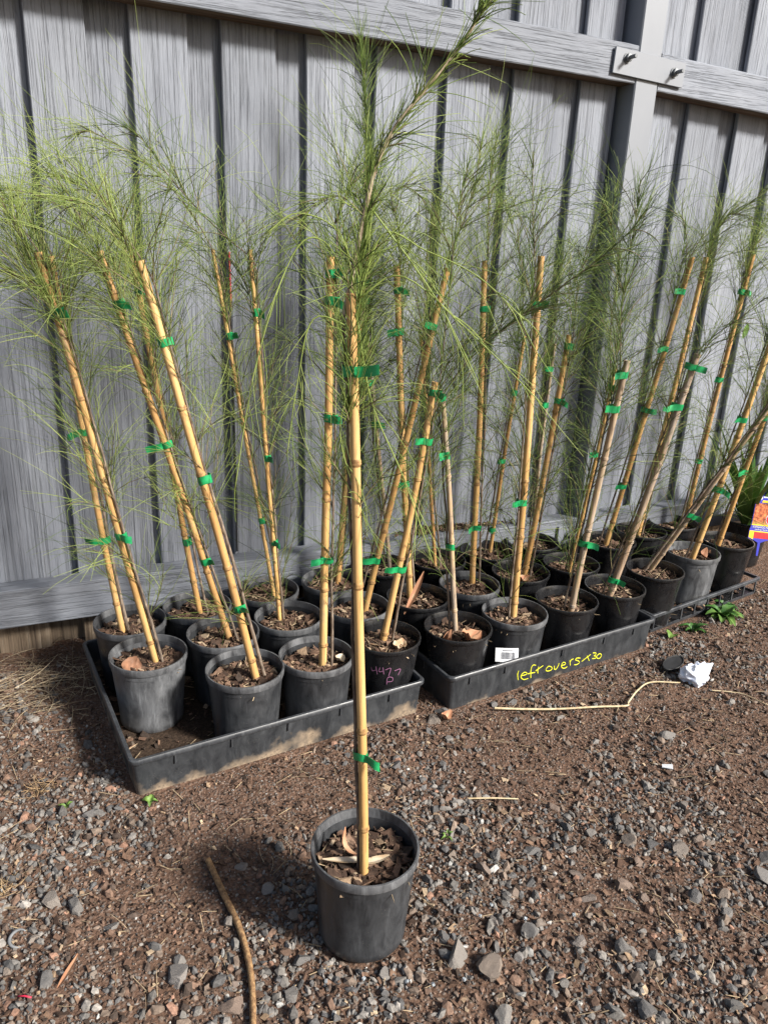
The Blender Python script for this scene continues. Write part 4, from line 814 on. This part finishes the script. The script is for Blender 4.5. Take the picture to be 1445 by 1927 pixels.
plate('yellow_band', [(-.060, .0505), (.060, .0505), (.060, .0545), (-.060, .0545)], -.0010, M['tagyellow'], .0009)
plate('yellow_band', [(-.020, .176), (.051, .176), (.051, .1855), (-.016, .1855)], -.0010, M['tagyellow'], .0009)
plate('red_band', [(-.034, .024), (.0600, .024), (.0600, .050), (-.034, .050)], -.0010, M['tagred'], .0009)
plate('yellow_corner', [(-.0605, .026), (-.036, .018), (-.036, .050), (-.0605, .050)], -.0010, M['tagyellow'], .0009)
plate('flower_inset', [(.034+.020*math.cos(a), .108+.022*math.sin(a)) for a in np.linspace(0, 2*math.pi, 21)[:-1]], -.0020, M['white'], .0009)
plate('flower_inset', [(.034+.0175*math.cos(a), .108+.0195*math.sin(a)) for a in np.linspace(0, 2*math.pi, 21)[:-1]], -.0028, M['tagred'], .0007)
plate('emblem', [(-.030+.011*math.cos(a), .196+.010*math.sin(a)) for a in np.linspace(0, 2*math.pi, 15)[:-1]], -.0010, M['white'], .0009)
plate('emblem', [(-.016, .1965), (.048, .1965), (.048, .2015), (-.016, .2015)], -.0010, M['white'], .0009)
def text(body, size, x, z, mat, parent):
    cu = bpy.data.curves.new('tmp', 'FONT'); cu.body = body; cu.size = size; cu.align_x = 'CENTER'; cu.extrude = .0002; to = bpy.data.objects.new('tmp', cu); COL.objects.link(to)
    dg = bpy.context.evaluated_depsgraph_get(); dg.update(); me = bpy.data.meshes.new_from_object(to.evaluated_get(dg)); bpy.data.objects.remove(to); me.materials.clear(); me.materials.append(mat)
    return link('lettering', me, parent, (x, -.0006, z), (R(90), 0, 0))
text('KANGAROO PAW', .0115, 0, .0675, M['white'], tg); text('Landscape Scarlet', .0095, 0, .0585, M['white'], tg)

# small green weeds
def weed(loc, n, L, W, seed, label, tint=.6, serr=.25):
    w = empty('weed', loc); tag(w, label, 'weed', 'green weeds growing in the gravel'); rr = random.Random(seed)
    for i in range(n):
        me = leaf_mesh(L*rr.uniform(.6, 1.1), W*rr.uniform(.7, 1.1), -.7, .003, seed*50+i, tint+rr.uniform(-.25, .25), 'broadleaf', 10, 3, serr); yaw = i*2.4+rr.uniform(-.4, .4); el = rr.uniform(.15, .8)
        lf = link('leaf', me, w, (math.cos(yaw)*L*.42*math.cos(el), math.sin(yaw)*L*.42*math.cos(el), .006+L*.40*math.sin(el)), (0, -el, yaw))
    return w
weed((2.250, 1.800, ground_z(2.25, 1.8)), 17, .085, .034, 1, 'largest leafy green weed in front of the slotted tray', .72)
weed((2.060, 1.755, ground_z(2.06, 1.755)), 7, .055, .018, 2, 'small narrow leaved weed left of the largest weed', .5)
weed((2.335, 1.865, ground_z(2.335, 1.865)), 7, .05, .030, 6, 'dark green weed growing against the slotted tray behind the largest weed', .35)
weed((.748, 1.192, ground_z(.748, 1.192)), 5, .020, .007, 3, 'tiny bright seedling right of the lone front pot', .8, 0)
weed((.150, 1.545, ground_z(.15, 1.545)), 4, .022, .012, 4, 'tiny yellowish seedling below the muddy tray corner', .95, 0)
weed((-.03, 1.60, ground_z(-.03, 1.6)), 4, .018, .008, 5, 'tiny seedling on the gravel left of the muddy tray corner', .9, 0)
lf = link('green_leaf', leaf_mesh(.045, .040, -.3, .004, 3, .95, 'broadleaf', 9, 4, .1), None, (1.950, 1.748, ground_z(1.95, 1.748)+.010), (.1, .2, .5)); tag(lf, 'pale green fallen leaf left of the small weed', 'leaf')
lf = link('green_leaf', leaf_mesh(.062, .026, .1, .001, 8, .85, 'broadleaf', 9, 4, 0), None, (2.548, 2.20, .998), (R(75), R(-72), R(10))); tag(lf, 'single oval yellow green leaf hanging beside a cane at the right edge', 'leaf')

# ================================================================== gravel
def inside_tray(x, y):
    for (ox, oy), rz, w, d in (((.113, 1.562), 5.5, .812, .64), ((.980, 1.612), 6.2, .845, .625), ((1.885, 1.783), 10.0, .675, .50)):
        c, s = math.cos(R(rz)), math.sin(R(rz)); dx, dy = x-ox, y-oy; u, v = dx*c+dy*s, -dx*s+dy*c
        if -.004 < u < w+.004 and -.004 < v < d+.004: return True
    return math.hypot(x-PLANTS[0]['pot'][0], y-PLANTS[0]['pot'][1]) < .083 or math.hypot(x-kx, y-ky) < .08
BARE = [(.42, 1.47, .20, 1.1), (.66, 1.42, .14, .9), (1.12, 1.34, .19, 1.1), (.98, .97, .13, .9), (1.12, .90, .12, .7), (1.75, 1.30, .28, .8), (.18, 1.24, .13, .6), (1.35, 1.12, .12, .5), (2.2, 1.6, .3, .7)]
def bare(x, y): return sum(a*math.exp(-((x-p)**2+(y-q)**2)/(s*s)) for p, q, s, a in BARE)
def stone_mesh(seed, sub=3):
    bm = bmesh.new(); bmesh.ops.create_icosphere(bm, subdivisions=sub, radius=1.0); rr = random.Random(seed); pl = []
    for _ in range(11):
        d = Vector((rr.gauss(0, 1), rr.gauss(0, 1), rr.gauss(0, 1))).normalized(); pl.append((d, rr.uniform(.36, .72)))
    for v in bm.verts:
        for d, h in pl:
            e = v.co.dot(d)-h
            if e > 0: v.co -= d*e
        v.co *= 1+.07*mnoise.noise(v.co*3+Vector((seed, 0, 0)))+.05*mnoise.noise(v.co*8+Vector((seed, 5, 0)))
    S = (1, rr.uniform(.7, .95), rr.uniform(.5, .75))
    for v in bm.verts: v.co = Vector((v.co.x*S[0], v.co.y*S[1], v.co.z*S[2]))
    me = bpy.data.meshes.new('stone'); bm.to_mesh(me); bm.free(); me.materials.append(M['stone']); return me
SM = [stone_mesh(i) for i in range(14)]
known = [(.742, 1.451, .024), (.615, .911, .030), (.657, .857, .034), (.635, .778, .030), (.985, 1.05, .016), (1.041, .885, .020), (1.14, .845, .026), (1.33, .829, .034), (.479, .928, .020), (.124, 1.066, .030), (-.068, 1.322, .028), (-.03, 1.299, .026), (.139, 1.10, .020), (.95, .99, .018), (1.06, 1.08, .020), (1.12, 1.02, .024), (1.10, .965, .022), (1.17, 1.0, .022), (1.21, .955, .026), (1.02, 1.12, .018), (.93, 1.60, .030), (.965, 1.625, .022), (1.19, 1.60, .022), (1.25, 1.595, .022), (1.28, 1.61, .018), (.30, 1.28, .016), (.33, 1.20, .018), (.36, 1.12, .022), (.345, 1.02, .022), (.31, .96, .018), (.72, .95, .018), (.76, 1.25, .018), (.80, 1.20, .016), (-.02, 1.02, .018), (.03, 1.22, .018), (.10, 1.14, .018), (.06, .97, .020), (.85, .85, .022), (.92, .80, .022)]
rr = random.Random(21); spots = [(x, y, r) for x, y, r in known]
while len(spots) < 300:
    x, y = rr.uniform(-.45, 2.3), rr.uniform(.62, 1.85)
    if inside_tray(x, y) or y > 1.0+.62*x*.35+.75: continue
    dn = mnoise.noise((x*2.2+9, y*2.2, 1))-.8*bare(x, y)+.2
    if rr.random() > (.35+.9*max(0, dn+.15))*(1.0 if y < 1.2 else .45): continue
    r = min(.026, rr.lognormvariate(math.log(.0125), .30)*(1.3 if y < 1.15 else 1.0))
    if any(math.hypot(x-a, y-b) < (r+c)*.85 for a, b, c in spots): continue
    spots.append((x, y, r))
for i, (x, y, r) in enumerate(spots):
    if inside_tray(x, y) : pass
    s = link('stone', SM[rr.randrange(14)], ground, (x, y, ground_z(x, y)+r*.10), (rr.uniform(-.5, .5), rr.uniform(-.5, .5), rr.uniform(0, 6.28))); s.scale = (r*1.1, r*1.1, r*1.1)
# fine gravel: too many to count
ICO = None
bm = bmesh.new(); bmesh.ops.create_icosphere(bm, subdivisions=1, radius=1.0); bm.verts.ensure_lookup_table(); IV = np.array([v.co[:] for v in bm.verts]); IF = np.array([[v.index for v in f.verts] for f in bm.faces]); bm.free()
pts = []; g = np.random.default_rng(5)
while len(pts) < 40000:
    x, y = g.uniform(-.62, 2.75), g.uniform(.50, 2.28)
    if y > 1.95 and x > -.0: continue
    if inside_tray(x, y): continue
    dn = mnoise.noise((x*2.2+9, y*2.2, 1))+.5*mnoise.noise((x*6, y*6, 8)); dn -= .75*bare(x, y)-.12; r = .0048*math.exp(g.normal(0, .47))
    keep = .42+1.0*(dn+.18)
    if r > .0034 and g.random() > keep: continue
    if y > 1.7 and g.random() < .4: continue
    pts.append((x, y, min(r, .0145), dn))
A = np.array(pts); n = len(A); z = np.array([ground_z(x, y) for x, y in A[:, :2]])
def rotm(n, g):
    q = nrm(g.normal(size=(n, 4))); w, x, y, zz = q.T
    return np.stack([1-2*(y*y+zz*zz), 2*(x*y-zz*w), 2*(x*zz+y*w), 2*(x*y+zz*w), 1-2*(x*x+zz*zz), 2*(y*zz-x*w), 2*(x*zz-y*w), 2*(y*zz+x*w), 1-2*(x*x+y*y)], 1).reshape(n, 3, 3)
S = np.stack([g.uniform(.8, 1.5, n), g.uniform(.6, 1.0, n), g.uniform(.4, .8, n)], 1); jit = g.uniform(.72, 1.18, (n, len(IV), 1))
V = (IV[None]*jit*S[:, None, :])*A[:, 2][:, None, None]; V = np.einsum('nij,nkj->nki', rotm(n, g), V); V += np.stack([A[:, 0], A[:, 1], z+A[:, 2]*.08], 1)[:, None, :]
F = (np.arange(n)*len(IV))[:, None, None]+IF[None]
SCOL = np.array([(.098, .094, .092), (.142, .132, .122), (.185, .170, .154), (.235, .215, .195), (.180, .136, .106), (.155, .098, .070), (.26, .15, .105), (.08, .058, .046), (.33, .32, .30)])
soilish = (A[:, 3] < .0)
ci = np.where(soilish, g.choice(9, n, p=[.05, .10, .09, .04, .21, .24, .05, .21, .01]), g.choice(9, n, p=[.17, .20, .19, .08, .13, .10, .03, .085, .015])); col = SCOL[ci]*g.uniform(.70, 1.25, (n, 1))
tag(link('gravel', bigmesh('gravel', V.reshape(-1, 3), F.reshape(-1, 3), M['pieces'], False, color=np.repeat(col, len(IV), 0)), ground), kind='stuff')
# finest crumbs of earth and grit
n = 52000; px, py = g.uniform(-.55, 2.6, n), g.uniform(.52, 1.95, n); kp_ = np.array([not inside_tray(a, b) for a, b in zip(px, py)]); px, py = px[kp_], py[kp_]; n = len(px)
OV = np.array([(1, 0, 0), (-1, 0, 0), (0, 1, 0), (0, -1, 0), (0, 0, 1), (0, 0, -1)]); OF = np.array([(0, 2, 4), (2, 1, 4), (1, 3, 4), (3, 0, 4), (2, 0, 5), (1, 2, 5), (3, 1, 5), (0, 3, 5)])
rad = g.gamma(4, .00042, n).clip(.0007, .0036); V = OV[None]*(rad[:, None]*g.uniform(.6, 1.4, (n, 3)))[:, None, :]; V = np.einsum('nij,nkj->nki', rotm(n, g), V)
zz = np.array([ground_z(a, b) for a, b in zip(px, py)]); V = V+np.stack([px, py, zz+rad*.4], 1)[:, None]; F = (np.arange(n)*6)[:, None, None]+OF[None]
cc = SCOL[g.choice(9, n, p=[.06, .08, .09, .05, .22, .27, .06, .15, .02])]*g.uniform(.7, 1.3, (n, 1))
tag(link('soil_crumbs', bigmesh('soil_crumbs', V.reshape(-1, 3), F.reshape(-1, 3), M['pieces'], False, color=np.repeat(cc, 6, 0)), ground), kind='stuff')
# bark crumbs, straw bits and dust-like litter over the earth
V, F, C_ = chips(13000, 1.0, 0, 33, .62, .05); cen = V.reshape(-1, 8, 3).mean(1); loc = V.reshape(-1, 8, 3)-cen[:, None]
px, py = g.uniform(-.62, 2.75, 13000), g.uniform(.5, 2.0, 13000); keep = np.array([not inside_tray(a, b) for a, b in zip(px, py)])
zz = np.array([ground_z(a, b) for a, b in zip(px, py)]); W = (loc+np.stack([px, py, zz+.0035], 1)[:, None])[keep]; k = len(W)
F = (np.arange(k)*8)[:, None, None]+np.array([(0,3,2,1),(4,5,6,7),(0,1,5,4),(1,2,6,5),(2,3,7,6),(3,0,4,7)])[None]
tag(link('ground_litter', bigmesh('ground_litter', W.reshape(-1, 3), F.reshape(-1, 4), M['pieces'], False, color=np.repeat(C_.reshape(-1, 8, 3)[keep][:, 0], 8, 0)), ground), kind='stuff')
def scatter_straw(name, n, area, Lr, seed, parent, cols, lift=.006, rad=.0007, flat=.12):
    g = np.random.default_rng(seed); B = np.zeros((n, 3)); i = 0
    while i < n:
        x, y = area(g)
        if inside_tray(x, y): continue
        B[i] = (x, y, ground_z(x, y)+lift*g.uniform(.5, 1.6)); i += 1
    yaw = g.uniform(0, 6.28, n); D = np.stack([np.cos(yaw), np.sin(yaw), g.normal(0, flat, n)], 1)
    V, F, _, P = strands(B, D, g.uniform(*Lr, n), np.full(n, .05), np.concatenate([g.normal(0, .6, (n, 2)), g.normal(0, .05, (n, 1))], 1), g.uniform(rad*.7, rad*1.4, n), np.zeros(n), 5, .6, g)
    c = np.array(cols)[g.integers(0, len(cols), n)]*g.uniform(.7, 1.2, (n, 1))
    return tag(link(name, bigmesh(name, V, F, M['pieces'], True, color=np.repeat(c, 18, 0)), parent), kind='stuff')
SC_ = [(.36, .28, .18), (.28, .20, .13), (.20, .14, .10), (.45, .36, .24)]
st = scatter_straw('dry_grass', 330, lambda g: (g.normal(-.12, .17), 2.16+g.normal(0, .085)), (.05, .22), 3, None, SC_, .010, .0009); tag(st, 'dry straw heaped on the ground under the fence at left', 'straw')
scatter_straw('straw_bits', 520, lambda g: (g.uniform(-.5, 2.5), g.uniform(.6, 2.0)), (.012, .055), 4, ground, SC_, .005, .0006)
st = scatter_straw('dry_grass', 46, lambda g: (-.078+g.normal(0, .014), 1.688+g.normal(0, .014)), (.02, .05), 5, None, [(.40, .27, .15)], .008, .0008, .5); tag(st, 'small dead grass tuft left of the muddy tray', 'grass')
st = scatter_straw('dry_grass', 60, lambda g: (-.165+g.normal(0, .022), 1.391+g.normal(0, .022)), (.02, .055), 6, None, [(.36, .25, .14)], .008, .0008, .5); tag(st, 'dead grass tuft at the left edge of the gravel', 'grass')
# mulch on the rail and in the trays
V, F, C_ = chips(420, .5, 0, 71, .8, .1); V = V.reshape(-1, 8, 3); c = V.mean(1); rg = np.random.default_rng(4); t_ = rg.normal(0, 1, 420)
tgt = np.stack([1.36+t_*.11, 2.362+rg.uniform(-.022, .018, 420), .2535+rg.uniform(0, 1, 420)*.016*np.exp(-t_**2/2)], 1); V = V-c[:, None]+tgt[:, None]
tag(link('rail_mulch', bigmesh('rail_mulch', V.reshape(-1, 3), F, M['pieces'], False, color=C_)), 'brown mulch heaped on top of the bottom rail', 'mulch', kind='stuff')
for T, w, d, sd_ in ((T1, .812, .64, 81), (T2, .845, .625, 82), (T3, .675, .50, 83)):
    V, F, C_ = chips(500, .5, 0, sd_, 1.0, .15); V = V.reshape(-1, 8, 3); c = V.mean(1); rg = np.random.default_rng(sd_); tgt = np.stack([rg.uniform(.03, w-.03, 500), rg.uniform(.03, d-.03, 500), .009+rg.uniform(0, .006, 500)], 1)
    tag(link('tray_litter', bigmesh('tray_litter', (V-c[:, None]+tgt[:, None]).reshape(-1, 3), F, M['pieces'], False, color=C_), T), kind='stuff')
# broken safety-glass cubes
cube = mesh('glass_fragment', *box(-.003, .003, -.0026, .0026, -.0024, .0024, .0005), M['glass'])
gp = [(.37, .955), (.435, .935), (.505, .90), (.545, .875), (.60, .86), (.40, .85), (.70, .97), (.735, .985), (.78, .93), (.88, .905)]
rr = random.Random(3)
for i, (x, y) in enumerate(gp):
    tag(link('glass_fragment', cube, None, (x, y, ground_z(x, y)+.007), (rr.uniform(-.4, .4), rr.uniform(-.4, .4), rr.uniform(0, 3))), 'tiny clear glass cube lying in the gravel by the front pot', 'glass', 'broken glass crumbs by the front pot')
